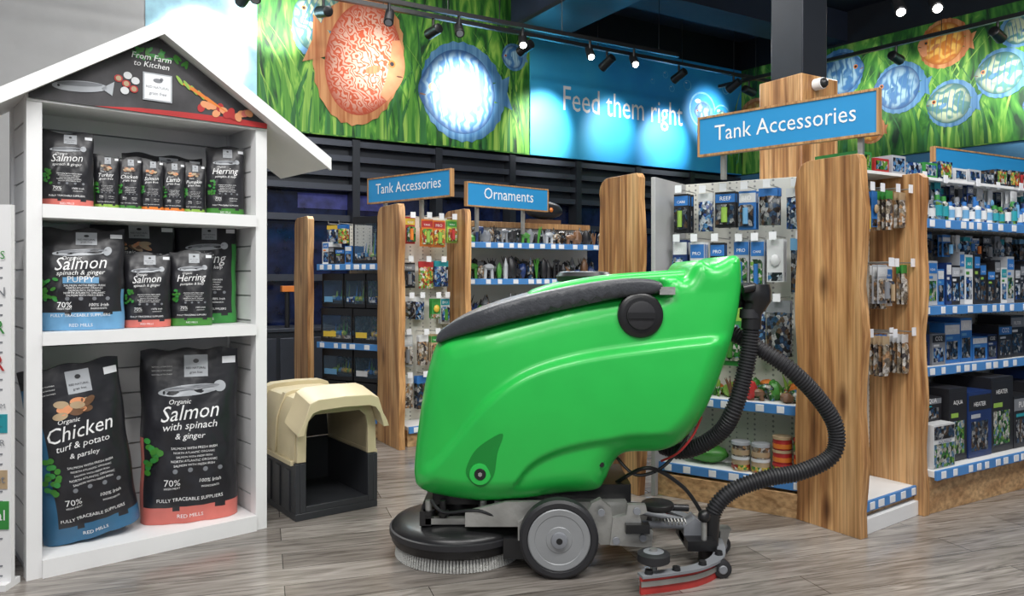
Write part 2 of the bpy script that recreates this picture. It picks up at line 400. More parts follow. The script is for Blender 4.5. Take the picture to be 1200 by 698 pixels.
for cx, cz, r in ((2.70, 3.05, .22), (3.03, 3.0, .15), (2.45, 3.32, .06), (2.2, 3.25, .04), (3.1, 3.35, .06), (1.9, 3.3, .03), (2.1, 3.4, .04)):
    b.ell(cx, cz, r, r, -.033, BUB); b.ell(cx-r*.35, cz+r*.45, r*.22, r*.12, -.035, TAG); b.ell(cx, cz, r*.90, r*.90, -.0335, BLUEW)
bodyfish(b, 2.70, 3.03, .12, .11, .1, F_BLUE, -.037, FINB, flip=-1); bodyfish(b, 3.03, 2.99, .08, .08, .1, F_TEAL, -.037, FINB, flip=1)
blades(b, 3.12, 3.39, 2.31, 3.5, -.036, 20, BLD)
b.finish('slogan_mural', recenter=False)
WR, _ = frame((2.92, 9.79), (2.92+1.95, 9.79-2.54))
b = B(); b.M = WR
b.box(-.1, 11, 0, .2, 2.3, 4.0, DARK); b.box(-.1, 11, 0, .2, 0, 2.3, mat('lower_wall_blue', (.05, .17, .30), .7))
b.finish('wall_right', recenter=False)
b = B(); b.M = WR
b.box(.02, 5.5, -.03, 0, 2.3, 3.62, GRASS2)
blades(b, .05, 5.4, 2.31, 3.6, -.033, 130, BLD)
for cx, cz, rx, m_, fl in ((2.45, 3.38, .21, F_YEL, -1), (2.0, 3.02, .23, F_BLUE, -1), (2.52, 2.76, .20, F_TEAL, -1), (1.36, 3.3, .24, F_BLUE, 1), (2.98, 2.97, .20, F_TEAL, -1),
                       (3.15, 3.35, .14, F_TEAL, 1), (3.4, 2.6, .2, F_BLUE, -1), (.25, 3.0, .2, F_YEL, 1), (1.7, 2.62, .13, F_YEL, -1), (4.3, 3.1, .3, F_RED, 1)):
    bodyfish(b, cx, cz, rx, rx, .12*fl, m_, -.040, FINB if m_ != F_YEL else FINR, flip=fl, face=FACE if m_ == F_YEL else None, bars=m_ != F_RED)
b.finish('fish_mural', recenter=False)

CM = frame((1.74, 4.58), (1.74+.857, 4.58+.514))[0]
b = B(); b.M = CM
b.box(-.02, .32, 0, .32, 0, 2.22, OAK); b.box(.04, .27, .04, .28, 2.22, 4.0, DARK)
b.finish('clad_column', bevel=.008)
b = B(); b.M = CM
b.cyl((.1, -.004, 2.16), (.1, -.06, 2.16), .035, WHITE); b.ball((.1, -.06, 2.16), .03, BLACK)
b.finish('security_camera')
b = B(); b.M = frame((1.85, 4.95), (1.85-.514, 4.95+.857))[0]
b.box(0, 3.2, -.25, .25, 3.45, 3.99, CEIL); b.box(0, 3.2, -.28, .28, 3.42, 3.46, DARK)
b.finish('ceiling_beam')
b = B(); b.M = frame((1.9, 5.2), (1.9+.857, 5.2+.514))[0]
b.box(.3, 4.2, 2.0, 2.4, 3.66, 3.99, CEIL); b.finish('ceiling_beam')

def track(P, Q, z):
    M, Lh = frame(P, Q)
    b = B(); b.M = M
    b.box(0, Lh, -.018, .018, z, z+.035, BLACK)
    x = .2
    while x < Lh:
        b.cyl((x, 0, z+.03), (x, 0, 3.995), .004, BLACK, n=6); x += 1.1
    return M, b.finish('light_track')
def spot(TM, x, z, target, on=True, energy=0, size=60, sc=1.0):
    M, tr_ = TM
    p = M @ Vector((x, 0, z)); t = Vector(target)
    q = p+Vector((0, 0, -.11)); d = (t-q).normalized()
    b = B()
    b.cyl(p, q, .012, BLACK, n=8)
    b.rings([(q-d*.09*sc, .034*sc), (q-d*.085*sc, .042*sc), (q+d*.075*sc, .046*sc), (q+d*.08*sc, .040*sc)], BLACK, 18)
    b.cyl(q+d*.079*sc, q+d*.083*sc, .032*sc, LAMP if on else HUB, n=18)
    o = b.finish('spotlight_head', parent=tr_)
    if energy:
        l = bpy.data.lights.new('spot_beam', 'SPOT'); l.energy = energy; l.spot_size = math.radians(size); l.spot_blend = 1; l.shadow_soft_size = .05
        l.color = (1, .98, .95)
        lo = bpy.data.objects.new('spot_beam', l); COL.objects.link(lo)
        W_ = Matrix.Translation(q+d*.12) @ d.to_track_quat('-Z', 'Y').to_matrix().to_4x4()
        lo.parent = tr_; lo.matrix_parent_inverse = Matrix.Translation(tr_.location).inverted(); lo.matrix_basis = W_
def wl(s, z): return WL @ Vector((s, 0, z))
def wr(s, z): return WR @ Vector((s, 0, z))
P = (WL @ Vector((-4.2, -.95, 0))).to_2d(); Q = (WL @ Vector((2.9, -.95, 0))).to_2d()
T1 = track(P, Q, 3.2)
for s_, tz, en in ((-3.05, 2.9, 480), (-2.45, 3.3, 200), (-1.5, 3.0, 50), (-.58, 2.85, 360), (.36, 2.6, 230), (1.3, 2.65, 100), (2.1, 2.6, 190), (2.8, 3.0, 110)):
    spot(T1, s_+4.2+.15, 3.2, wl(s_, tz), energy=en, size=54, on=False)
P = (WR @ Vector((.5, -1.1, 0))).to_2d(); Q = (WR @ Vector((5.2, -1.1, 0))).to_2d()
T2 = track(P, Q, 3.15)
for s_, tz, en in ((.9, 2.9, 60), (1.7, 3.0, 60), (2.5, 2.9, 60), (3.35, 2.8, 170), (4.3, 2.9, 80)):
    spot(T2, s_-.5, 3.15, wr(s_, tz), energy=en, size=70, on=False)
T3 = track((1.9, 5.5), (4.2, 4.95), 2.98)
for x, tg, en in ((.80, (2.2, 3.2, 0.6), 120), (1.03, (2.1, 2.6, .5), 120), (1.9, (3.0, 3.2, .6), 90)):
    spot(T3, x, 2.98, tg, energy=en, size=80, on=True, sc=.9)
T4 = track((-2.6, 5.0), (1.6, 7.4), 3.12)
for x, tg, en in ((.9, (-1.4, 4.0, .6), 60), (1.9, (-.9, 4.0, .6), 70), (2.5, (0, 4.0, 1), 60), (3.1, (.2, 4.6, 1), 70), (3.8, (1.0, 5, 1), 50), (4.3, (1.4, 5, 1), 40)):
    spot(T4, x, 3.12, tg, energy=en, size=80, on=(x > 3), sc=.85)

# ------------------------------------------------------------------ house display
H, _ = frame((-1.60, 2.53), (-.98, 3.07))
W = .822; DP = .34
b = B(); b.M = H
ROOFZ = lambda u: 1.905-.655*abs(u-W/2)
for x0, x1 in ((0, .045), (W-.045, W)):
    b.box(x0, x1, 0, .05, 0, 1.63, WHITE)
    b.box(x0, x1, DP-.04, DP, 0, 1.63, WHITE)
    z = .03
    while z < 1.58:
        b.box(x0+.008, x1-.008, .05, DP-.04, z, z+.093, WHITEW); z += .1
    b.box(x0+.014, x1-.014, .05, DP-.04, 0, 1.6, WGREY)
z = .05
while z < 1.62:
    b.box(.045, W-.045, DP-.03, DP-.015, z, z+.094, WHITEW); z += .1
b.box(.045, W-.045, DP-.014, DP-.002, .05, 1.63, WGREY)
for zt, th in ((1.245, .045), (.815, .042), (.06, .06)):
    b.box(.045, W-.045, -.012, DP-.031, zt-th, zt, WHITE)
def gable(y0, y1, m, inset=0, zb=1.585):
    b.slab([(0+inset, zb+inset*.3), (W-inset, zb+inset*.3), (W-inset, ROOFZ(W)-.045-inset*.2), (W/2, 1.86-inset), (inset, ROOFZ(0)-.045-inset*.2)], y0, y1, m)
gable(-.005, .02, WHITE); gable(DP-.02, DP, WHITE)
b.box(.045, W-.045, .02, DP-.03, 1.60, 1.615, WHITE)
for sg in (-1, 1):
    xe = W/2+sg*(W/2+.235)
    pts = [(W/2, 1.915), (xe, ROOFZ(xe)+.005), (xe, ROOFZ(xe)-.030), (W/2, 1.915-.04)]
    b.slab(pts, -.06, DP+.05, WHITE)
    pts = [(W/2, 1.925), (xe+sg*.01, ROOFZ(xe)+.012), (xe+sg*.01, ROOFZ(xe)-.038), (W/2, 1.87)]
    b.slab(pts, -.075, -.06, WHITE)
PB = mat('poster_slate', (.045, .043, .047), .55, var=.5)
pp = [(.005, 1.592), (W-.005, 1.592), (W-.005, 1.612), (W/2, 1.868), (.005, 1.612)]
b.slab(pp, -.012, -.005, PB)
rd = [(.20, 1.592), (W-.005, 1.592), (W-.005, 1.612), (.68, 1.616), (.5, 1.613), (.34, 1.606)]
b.slab(rd, -.0135, -.012, PAL['red'])
b.text('From Farm', .385, 1.783, -.015, TXT, width=.135, shear=.2); b.text('to Kitchen', .385, 1.757, -.015, TXT, width=.12, shear=.2)
b.slab([(.355, 1.638), (.455, 1.638), (.455, 1.738), (.355, 1.738)], -.016, -.012, PAL['silver'])
b.slab([(.36, 1.643), (.45, 1.643), (.45, 1.733), (.36, 1.733)], -.0165, -.012, TAG)
b.ell(.405, 1.712, .016, .008, -.017, PAL['grey']); b.ell(.418, 1.718, .006, .006, -.017, PAL['grey'])
b.text('RED NATURAL', .405, 1.683, -.017, PAL['grey'], width=.08); b.text('grain free', .405, 1.660, -.017, PAL['grey'], width=.06, shear=.2)
b.ell(.155, 1.652, .085, .019, -.0145, PAL['silver'], .10); b.ell(.155, 1.660, .07, .008, -.0148, PAL['grey'], .10); b.flat([(.22, 1.656), (.262, 1.685), (.255, 1.635)], -.0145, PAL['silver']); b.ell(.09, 1.646, .004, .004, -.0152, PAL['black'])
for k in range(4):
    x0, z0 = .49+k*.026, 1.715-k*.014
    b.flat([(x0, z0), (x0+.012, z0+.010), (x0+.085, z0-.035), (x0+.088, z0-.040)], -.0150-.0003*k, PAL['orange'])
    b.ell(x0-.008, z0+.012, .02, .006, -.0152, PAL['lime'], 2.2)
for k in range(14):
    b.ell(.56+.014*k, 1.640-.0012*k+random.uniform(-.012, .018), .017, .013, -.0145-.0002*k, random.choice((PAL['red'], PAL['pink'], FACE)), random.uniform(0, 3))
for k, (ax_, az_) in enumerate(((.275, 1.70), (.305, 1.715), (.30, 1.685), (.33, 1.70), (.325, 1.67), (.295, 1.66))):
    b.ell(ax_, az_, .014, .013, -.0145-.0002*k, PAL['white'] if k % 2 else PAL['red']); 
    if k % 2 == 0: b.ell(ax_, az_, .009, .009, -.016, PAL['tan'])
for k in range(20): b.ell(.41+random.uniform(-.08, .10), 1.80+random.uniform(-.012, .02)-.0, .016, .006, -.0140-.00005*k, PAL['leaf'] if k % 2 else PAL['green'], random.uniform(0, 3))
b.finish('house_shaped_display_shelf', bevel=.002)

# ------------------------------------------------------------------ food bags
def food_bag(u, y, z, w, h, t, title, sub, band, lean=0, yaw=0, tilt=0, side=None, pic='fish', kg='70%', bz=.085, sh=.9, sw=2):
    b = B(); ph = u*37
    def T(x, zz):
        q = min(1, abs(2*x/w)); v = min(1, max(0, zz/h))
        g = min(1, .8+v*1.5)*(1-max(0, (v-.3)/.7)**2*.93)
        wr_ = 1+.07*math.sin(23*x/w+9*v+ph)*math.sin(21*v+5*q)+.05*math.sin(14*x/w-17*v+ph)
        return max(.0012, t/2*(1-q**3)**.6*g*wr_)
    nx, nz = 28, 40; V = []; F = []
    for sgn in (-1, 1):
        for j in range(nz+1):
            for i in range(nx+1):
                v = j/nz; xx = -w/2+w*i/nx; zz = h*v
                ww = 1+.012*math.sin(v*19+u*30)-.02*math.sin(math.pi*v)
                V.append((xx*ww, sgn*T(xx*.9999, zz), zz+(.005*math.sin(xx*50+ph) if j == nz else 0)))
    n1 = (nx+1)*(nz+1)
    bandm = PAL[band]; b1 = []; b2 = []; b3 = []
    for s_ in (0, 1):
        for j in range(nz):
            for i in range(nx):
                o = s_*n1+j*(nx+1)+i; f = (o, o+1, o+nx+2, o+nx+1)
                if j/nz < bz+.012*math.sin(i*.5): b2.append(f)
                elif side and j < nz*sh and (i < sw if side[0] == 'l' else i >= nx-sw): b3.append(f)
                else: b1.append(f)
    for j in range(nz):
        for i in (0, nx):
            o = j*(nx+1)+i; (b3 if side and j < nz*sh else b1).append((o, o+nx+1, n1+o+nx+1, n1+o))
    for i in range(nx):
        b2.append((i, i+1, n1+i+1, n1+i)); o = nz*(nx+1)+i; b1.append((o, o+1, n1+o+1, n1+o))
    b.add(V, b1, BAG)
    for fs, m_ in ((b2, bandm), (b3, PAL[side[1]] if side else BAG)):
        k = b.mi(m_)
        for f in fs: b.f.append(list(f)); b.m.append(k)
    e = .0022
    def rect(x0, x1, z0, z1, m_, ee=e):
        n = 6; V = []; F = []
        for j in range(n+1):
            for i in range(n+1):
                x = x0+(x1-x0)*i/n; zz = z0+(z1-z0)*j/n; V.append((x, -T(x, zz)-ee, zz))
        for j in range(n):
            for i in range(n): o = j*(n+1)+i; F.append((o, o+1, o+n+2, o+n+1))
        b.add(V, F, m_)
    rect(-.06*w, .18*w, .84*h, .965*h, PAL['silver'])
    b.ell(.06*w, .93*h, .03*w, .012*h, e*1.8, PAL['black'], proj=T, n=12)
    b.text('RED NATURAL', .06*w, .885*h, e*1.8, PAL['black'], width=.20*w, proj=T)
    b.text('grain free', .06*w, .86*h, e*1.8, PAL['black'], width=.13*w, proj=T)
    rect(.33*w, .47*w, .91*h, .95*h, TAG)
    if h > .5:
        for k in range(3): b.text('NATURAL & TRACEABLE', -.28*w, (.90-.022*k)*h, e, TXT, width=.2*w, proj=T)
    if pic == 'fish':
        b.ell(0, .765*h, .32*w, .032*h, e, PAL['silver'], .06, proj=T, n=24)
        b.ell(.3*w, .78*h, .06*w, .035*h, e*1.3, PAL['silver'], 1.2, proj=T)
        b.ell(-.26*w, .757*h, .012*w, .01*h, e*2, PAL['black'], 0, proj=T)
        b.ell(0.02*w, .778*h, .28*w, .013*h, e*1.6, PAL['grey'], .06, proj=T)
    else:
        for k in range(12):
            b.ell(random.uniform(-.18, .18)*w, random.uniform(.73, .80)*h, .075*w, .02*h, e+.0003*k, (PAL['brown'], FACE, PAL['tan'])[k % 3], random.uniform(-.6, .6), proj=T)
    b.text('Organic', -.10*w, .69*h, e, TXT, width=.22*w, shear=.25, proj=T)
    b.text(title, 0, .60*h, e, TXT, width=.58*w if len(title) < 7 else .66*w, shear=.25, proj=T, skew=.06, vs=1.15)
    b.text(sub[0], 0, .545*h, e, TXT, width=.54*w, shear=.2, proj=T, skew=.03)
    if len(sub) > 1:
        if sub[1] == 'PUPPY': rect(-.2*w, .2*w, .46*h, .52*h, bandm); b.text('PUPPY', 0, .472*h, e*1.9, TXT, width=.3*w, proj=T)
        else: b.text(sub[1], 0, .49*h, e, TXT, width=.30*w, shear=.2, proj=T)
    for k in range(16):
        b.ell(-.36*w+random.uniform(-.07, .08)*w, random.uniform(.30, .50)*h, .035*w, .016*h, e+.0003*k, PAL['leaf'] if k % 3 else PAL['green'], random.uniform(0, 3), proj=T, n=10)
    for k in range(5):
        b.text('NORTH ATLANTIC ORGANIC' if k % 2 else 'SALMON WITH FRESH IRISH', .04*w, (.43-.024*k)*h, e, TXT, width=(.46-.05*(k % 3))*w, proj=T)
    for k in range(4): b.ell((-.15+.15*k)*w, .31*h, .025*w, .025*w, e, PAL['grey'], proj=T, n=14)
    b.text(kg, -.18*w, .225*h, e, TXT, width=.16*w, proj=T); b.text('100% Irish', .2*w, .235*h, e, TXT, width=.22*w, shear=.2, proj=T)
    b.text('HIGH MEAT', -.18*w, .205*h, e, TXT, width=.16*w, proj=T); b.text('INGREDIENTS', .2*w, .205*h, e, TXT, width=.18*w, proj=T)
    b.text('FULLY TRACEABLE SUPPLIERS', 0, .135*h, e, TXT, width=.66*w, proj=T)
    b.text('RED MILLS', 0, .035*h, e*1.5, TXT, width=.26*w, proj=T)
    ob = b.finish('pet_food_bag', loc=(0, 0, 0), ang=60)
    ob.matrix_world = H @ Matrix.Translation((u, y, z)) @ Matrix.Rotation(yaw, 4, 'Z') @ Matrix.Rotation(tilt, 4, 'Y') @ Matrix.Rotation(-lean, 4, 'X')
    return ob
Z1, Z2, Z3 = 1.2465, .8165, .0615
food_bag(.142, .12, Z1, .165, .265, .08, 'Salmon', ['spinach & ginger'], 'pink', yaw=-.2)
for i, (tt, bd) in enumerate((('Turkey', 'lime'), ('Chicken', 'leaf'), ('Salmon', 'orange'), ('Lamb', 'orange'), ('Pumpkin', 'lime'))):
    food_bag(.272+i*.078, .14, Z1, .084, .200, .05, tt, ['grain free'], bd, yaw=-.25, pic='meat', side=('l', 'leaf'), sh=.5)
food_bag(.700, .12, Z1, .145, .275, .07, 'Herring', ['pumpkin & kelp'], 'leaf', yaw=-.3)
food_bag(.50, .24, Z1, .30, .235, .06, 'Herring', ['pumpkin & kelp'], 'pink', yaw=0)
food_bag(.182, .10, Z2, .275, .355, .12, 'Salmon', ['spinach & ginger', 'PUPPY'], 'sky', yaw=-.22, side=('r', 'sky'), bz=.16, sh=.4, sw=1)
food_bag(.39, .24, Z2, .30, .398, .09, 'Chicken', ['spinach & beet'], 'pink', yaw=-.1, pic='meat')
food_bag(.400, .10, Z2, .165, .275, .09, 'Salmon', ['spinach & ginger'], 'pink', yaw=-.25)
food_bag(.558, .09, Z2, .155, .285, .08, 'Herring', ['pumpkin & kelp'], 'leaf', yaw=-.25)
food_bag(.655, .21, Z2, .235, .40, .11, 'Herring', ['pumpkin & kelp'], 'green', yaw=-.35, side=('r', 'green'), sh=.8)
food_bag(.23, .14, Z3+.022, .31, .62, .15, 'Chicken', ["turf & potato", '& parsley'], 'bandblue', yaw=-.05, tilt=-.14, lean=-.08, side=('l', 'bandblue'), pic='meat', sw=4)
food_bag(.570, .14, Z3, .355, .66, .17, 'Salmon', ['with spinach', '& ginger'], 'pink', yaw=-.3, side=('l', 'pink'), sh=.5, sw=1)

b = B(); b.M = frame((-1.95, 2.46), (-1.612, 2.475))[0]
b.box(0, .336, 0, .02, .02, 1.235, WHITE); b.box(.0, .336, -.03, .05, 0, .02, WHITE)
for k, (t_, m_) in enumerate((("CLARE'S", PAL['green']), ('VISION', PAL['grey']), ('OUR', PAL['green']), ('DER', PAL['red']), ('AP & GROOM', PAL['grey']), ('ITEMS FOR', PAL['grey']), ('ronment', PAL['grey']), ('natural', TXT), ('', TXT))):
    z = 1.06-k*.12
    if t_ == 'natural': b.box(.01, .33, -.004, 0, z-.03, z+.06, PAL['green'])
    if t_: b.text(t_, .255, z, -.006, m_, width=.13)
    for j in range(3): b.box(.20, .31-.03*(j % 2), -.003, 0, z-.03-.016*j, z-.026-.016*j, PAL['grey'])
b.box(.23, .325, -.003, 0, .5, .56, PAL['teal']); b.box(.23, .325, -.003, 0, .32, .38, PAL['tan'])
b.finish('information_board')

# ------------------------------------------------------------------ kennel
K = frame((-.885, 3.14), (-.885+.80, 3.14+.60))[0]
b = B(); b.M = K
kw, kl = .37, .50
b.box(0, kw, 0, kl, 0, .03, KGREY)
b.box(0, .02, 0, kl, .03, .235, KGREY); b.box(kw-.02, kw, 0, kl, .03, .235, KGREY); b.box(0.02, kw-.02, kl-.02, kl, .03, .235, KGREY)
b.box(.02, .045, 0, .02, .03, .235, KGREY); b.box(kw-.045, kw-.02, 0, .02, .03, .235, KGREY); b.box(.045, kw-.045, 0, .02, .03, .055, KGREY)
b.box(.021, kw-.021, .021, kl-.021, .031, .036, KGREY)
for k in range(4): b.box(-.006, 0, .06+k*.11, .11+k*.11, .03, .20, KGREY)
b.box(-.012, .02, .024, kl+.012, .225, .245, BEIGE); b.box(kw-.02, kw+.012, .024, kl+.012, .225, .245, BEIGE)
def shell(prof_o, prof_i, y0, y1, m, dz0=0):
    n = len(prof_o); V = []
    for y, dz in ((y0, dz0), (y1, 0)):
        for p in prof_o: V.append((p[0], y, p[1]+dz))
        for p in prof_i: V.append((p[0], y, p[1]+dz))
    F = []; o2 = 2*n
    for i in range(n-1):
        F += [(i, i+1, o2+i+1, o2+i), (n+i, n+i+1, o2+n+i+1, o2+n+i), (i, i+1, n+i+1, n+i), (o2+i, o2+i+1, o2+n+i+1, o2+n+i)]
    F += [(0, n, o2+n, o2), (n-1, 2*n-1, o2+2*n-1, o2+n-1)]
    b.add(V, F, m)
def kprof(e, top=.495):
    L_ = [(e, .24), (e+.004, .34), (.008+e, .395), (.014+e*.9, .42), (.026+e*.6, .455), (.045+e*.5, top-.010-e*.8), (.075+e*.3, top-e), (kw/2, top+.004-e)]
    return L_+[(kw-x, z) for x, z in L_[:-1][::-1]]
shell(kprof(0), kprof(.018), .02, kl, BEIGE)
AW = [(x, z) for x, z in kprof(-.026, .511) if z > .36]; AI = [(x, z) for x, z in kprof(.0, .492) if z > .36]
n_ = min(len(AW), len(AI)); shell(AW[:n_], AI[:n_], -.075, .08, BEIGE, dz0=-.034)
shell(kprof(-.012, .503), kprof(.0, .492), kl-.06, kl, BEIGE)
shell(kprof(-.008, .501), kprof(.0, .492), .22, .26, BEIGE)
b.slab([(.02, .24), (kw-.02, .24), (kw-.03, .38), (kw-.06, .47), (.06, .47), (.03, .38)], kl-.02, kl-.004, KGREY)
ring_o = [(.006, .24), (.010, .38), (.024, .43), (.055, .478), (kw-.055, .478), (kw-.024, .43), (kw-.010, .38), (kw-.006, .24)]
ring_i = [(.045, .24), (.047, .36), (.056, .405), (.085, .430), (kw-.085, .430), (kw-.056, .405), (kw-.047, .36), (kw-.045, .24)]
n = 8; V = [(x, y, z) for y in (.0, .02) for x, z in ring_o+ring_i]; F = []
for i in range(n-1):
    F += [(i, i+1, n+i+1, n+i), (16+i, 16+i+1, 16+n+i+1, 16+n+i), (n+i, n+i+1, 16+n+i+1, 16+n+i), (i, i+1, 17+i, 16+i)]
b.add(V, F, BEIGE)
b.finish('plastic_dog_kennel', bevel=.005)

# ------------------------------------------------------------------ shelving
def panel(b, near, w, h, r=.05, th=.04, seed=0):
    old = b.M; n = Vector(near); b.M = frame(n, n+BK)[0]
    rnd = random.Random(seed); pts = []
    k = 16
    for i in range(k): pts.append((0+.007*math.sin(i*1.3+seed)+rnd.uniform(-.003, .003), (h-.02)*i/(k-1)))
    pts += [(.02, h)]
    rr = .07
    for i in range(7):
        t = math.pi/2*i/6; pts.append((w-rr+rr*math.sin(t), h-rr+rr*math.cos(t)))
    for i in range(k): pts.append((w+.007*math.sin(i*1.1+seed*2), (h-rr-.03)*(1-i/(k-1))))
    b.slab(pts, 0, th, OAK)
    b.M = old
def strip(b, L, y, z, x0=0):
    b.box(x0, L, y-.012, y, z-.038, z+.002, STRIP)
    x = x0+.03
    while x < L-.05:
        w = random.uniform(.03, .045); b.box(x, x+w, y-.015, y-.012, z-.033, z-.003, TAG); x += random.choice((.065, .09, .12))
def bay(b, P, Q, depth, h, shelves, base=.13, sides=None, peg=True):
    b.M, L = frame(P, Q)
    b.box(0, L, depth-.02, depth, 0, h, PEG if peg else WHITE)
    b.box(0, L, depth, depth+.02, 0, h, WGREY)
    b.box(0, L, .03, depth-.021, 0, base-.03, PLINTH)
    for z, y0 in shelves:
        b.box(0, L, y0, depth-.021, z-.028, z, WHITE); strip(b, L, y0, z-.0)
    if sides:
        b.box(-.02, 0, .0, depth, 0, h, sides)
    return b.M, L
WORDS = ('AQUA', 'REEF', 'FLOW', 'TETRA', 'TANK', 'CARE', 'PRO', 'BIO')
def hang(b, x0, x1, z, depth, wr, hr, pals, out=(.05, .16), tags=True, gap=(.004, .014)):
    x = x0
    while x < x1-wr[0]:
        w = min(random.uniform(*wr), x1-x); h = random.uniform(*hr); cx = x+w/2; yf = depth-.02-random.uniform(*out)
        zz = z+random.uniform(-.012, .006)
        b.cyl((cx, depth-.02, z+.012), (cx, yf-.03, z+.012), .0025, SILVER, n=6)
        b.cyl((cx, yf-.03, z+.012), (cx, yf-.033, z+.03), .0025, SILVER, n=6)
        if tags: b.box(cx-.016, cx+.016, yf-.037, yf-.034, z-.005, z+.03, TAG)
        pal = random.choice(pals); kind = random.random()
        for k in range(random.choice((2, 3, 4))):
            y = yf+k*.02; sh = random.uniform(-.004, .004)
            if kind < .4:
                b.box(x+.004+sh, x+w-.004+sh, y, y+.003, zz-h, zz, PAL[pal[0]])
                b.box(x+.006+sh, x+w-.006+sh, y-.001, y, zz-h*.30, zz-.010, PAL[pal[1]])
                if k == 0: b.text(random.choice(WORDS), cx, zz-h*.24, y-.0015, TXT, width=w*.5)
                zb = zz-h*.64; hh = h*.28
                b.slab([(x+.010, zb-hh), (x+w-.010, zb-hh), (x+w-.010, zb+hh*.8), (x+w-.02, zb+hh), (x+.02, zb+hh), (x+.010, zb+hh*.8)], y-.014, y, PAL[pal[2]])
                if k == 0: b.cyl((cx, y-.018, zb-hh*.8), (cx, y-.018, zb+hh*.7), min(w*.14, .014), PAL[pal[3]], n=10)
            elif kind < .85:
                b.box(x+.006+sh, x+w-.006+sh, y, y+.003, zz-h*.22, zz, PAL[pal[1]])
                n0 = 6; V = []; F = []
                for j in range(n0+1):
                    for i in range(n0+1):
                        u = i/n0; v = j/n0
                        V.append((x+.008+sh+(w-.016)*u, y+.002-.016*math.sin(math.pi*u)*math.sin(math.pi*min(1, v*.9+.1))**.5, zz-h+h*.82*v))
                for j in range(n0):
                    for i in range(n0): o = j*(n0+1)+i; F.append((o, o+1, o+n0+2, o+n0+1))
                b.add(V, F, PAL[pal[2]])
            else:
                b.box(x+.012+sh, x+w-.012+sh, y, y+.003, zz-h*.9, zz, PAL[pal[1]])
                b.ball((cx+sh, y-.008, zz-h*.45), w*.24, PAL[pal[3]], sq=(1, .4, 1.2), n=8)
                b.box(x+.016+sh, x+w-.016+sh, y-.001, y, zz-h*.88, zz-h*.7, PAL[pal[2]])
        x += w+random.uniform(*gap)
def boxes(b, x0, x1, z, y0, wr, hr, pals, dep=.12, lab=True):
    x = x0
    while x < x1-wr[0]*.8:
        w = min(random.uniform(*wr), x1-x); h = random.uniform(*hr); pal = random.choice(pals)
        yy = y0+random.uniform(0, .012)
        b.box(x, x+w-.004, yy, yy+dep, z+.001, z+h, PAL[pal[0]])
        if lab:
            b.box(x+.004, x+w-.008, yy-.001, yy, z+h*.72, z+h*.95, PAL[pal[1]])
            b.box(x+w*.12, x+w*.82, yy-.001, yy, z+h*.10, z+h*.55, PAL[pal[2]])
            b.box(x+w*.12, x+w*.5, yy-.001, yy, z+h*.60, z+h*.66, PAL[pal[3]])
            b.text(random.choice(('FILTER', 'PUMP', 'AQUA', 'AIR', 'CO2', 'HEATER')), x+w*.47, z+h*.78, yy-.002, TXT, width=w*.5)
        x += w
def bottles(b, x0, x1, z, y0, r, h, pals):
    x = x0+r
    while x < x1-r:
        p = random.choice(pals); hh = h*random.uniform(.7, 1)
        b.lathe((x, y0+r, z+.001), (0, 0, 1), [(0, r*.95), (hh*.7, r), (hh*.8, r*.5), (hh*.82, r*.5)], PAL[p[0]], 12)
        b.lathe((x, y0+r, z+.001), (0, 0, 1), [(hh*.81, r*.55), (hh, r*.5)], PAL[p[1]], 12)
        b.lathe((x, y0+r, z+.001), (0, 0, 1), [(hh*.2, r*1.02), (hh*.6, r*1.03)], PAL[p[2]], 12)
        x += r*random.uniform(2.2, 2.8)
def tubs(b, x0, x1, z, y0, r, h, pals, rows=2):
    for q in range(rows):
        x = x0+r
        while x < x1-r:
            p = random.choice(pals)
            b.lathe((x, y0+r, z+.001+q*(h+.002)), (0, 0, 1), [(0, r*.96), (h*.78, r), (h*.80, r)], PAL[p[0]], 16)
            b.lathe((x, y0+r, z+.001+q*(h+.002)), (0, 0, 1), [(h*.79, r*1.05), (h, r*1.03)], PAL[p[1]], 16)
            b.lathe((x, y0+r, z+.001+q*(h+.002)), (0, 0, 1), [(h*.1, r*1.01), (h*.45, r*1.02)], PAL[p[2]], 16)
            x += r*2.2
def tanks(b, x0, x1, z, y0, w, h, dep=.2):
    x = x0
    while x < x1-w*.8:
        ww = w*random.uniform(.85, 1.05); ww = min(ww, x1-x)
        b.box(x, x+ww-.012, y0, y0+dep, z+.001, z+.025, BLACK); b.box(x, x+ww-.012, y0, y0+dep, z+h-.045, z+h, BLACK)
        b.box(x+.004, x+ww-.016, y0+.004, y0+dep-.004, z+.025, z+h-.045, CLEAR)
        b.box(x+.008, x+ww-.020, y0+dep-.02, y0+dep-.012, z+.025, z+h-.045, PAL[random.choice(('navy', 'mixdark', 'blue', 'mixleaf', 'teal'))])
        b.box(x+.010, x+ww-.022, y0+.01, y0+dep-.02, z+.025, z+.045, PAL[random.choice(('mixstone', 'black', 'mixdark'))])
        for xx in (x, x+ww-.02): b.box(xx, xx+.008, y0, y0+.008, z+.025, z+h-.045, BLACK)
        for k in range(8):
            cx = x+random.uniform(.15, .85)*ww
            b.ball((cx, y0+.06, z+.055), .018, PAL[random.choice(('yellow', 'tan', 'lime', 'sky', 'blue'))], n=8, noise=.2)
            b.cyl((cx, y0+.08, z+.03), (cx+.01, y0+.08, z+random.uniform(.07, h*.7)), .009, PAL[random.choice(('leaf', 'lime', 'blue'))], r1=.001, n=6)
        b.box(x+.02, x+ww*.45, y0-.002, y0+.004, z+.035, z+.070, PAL[random.choice(('yellow', 'white', 'sky', 'mixblue'))])
        x += ww
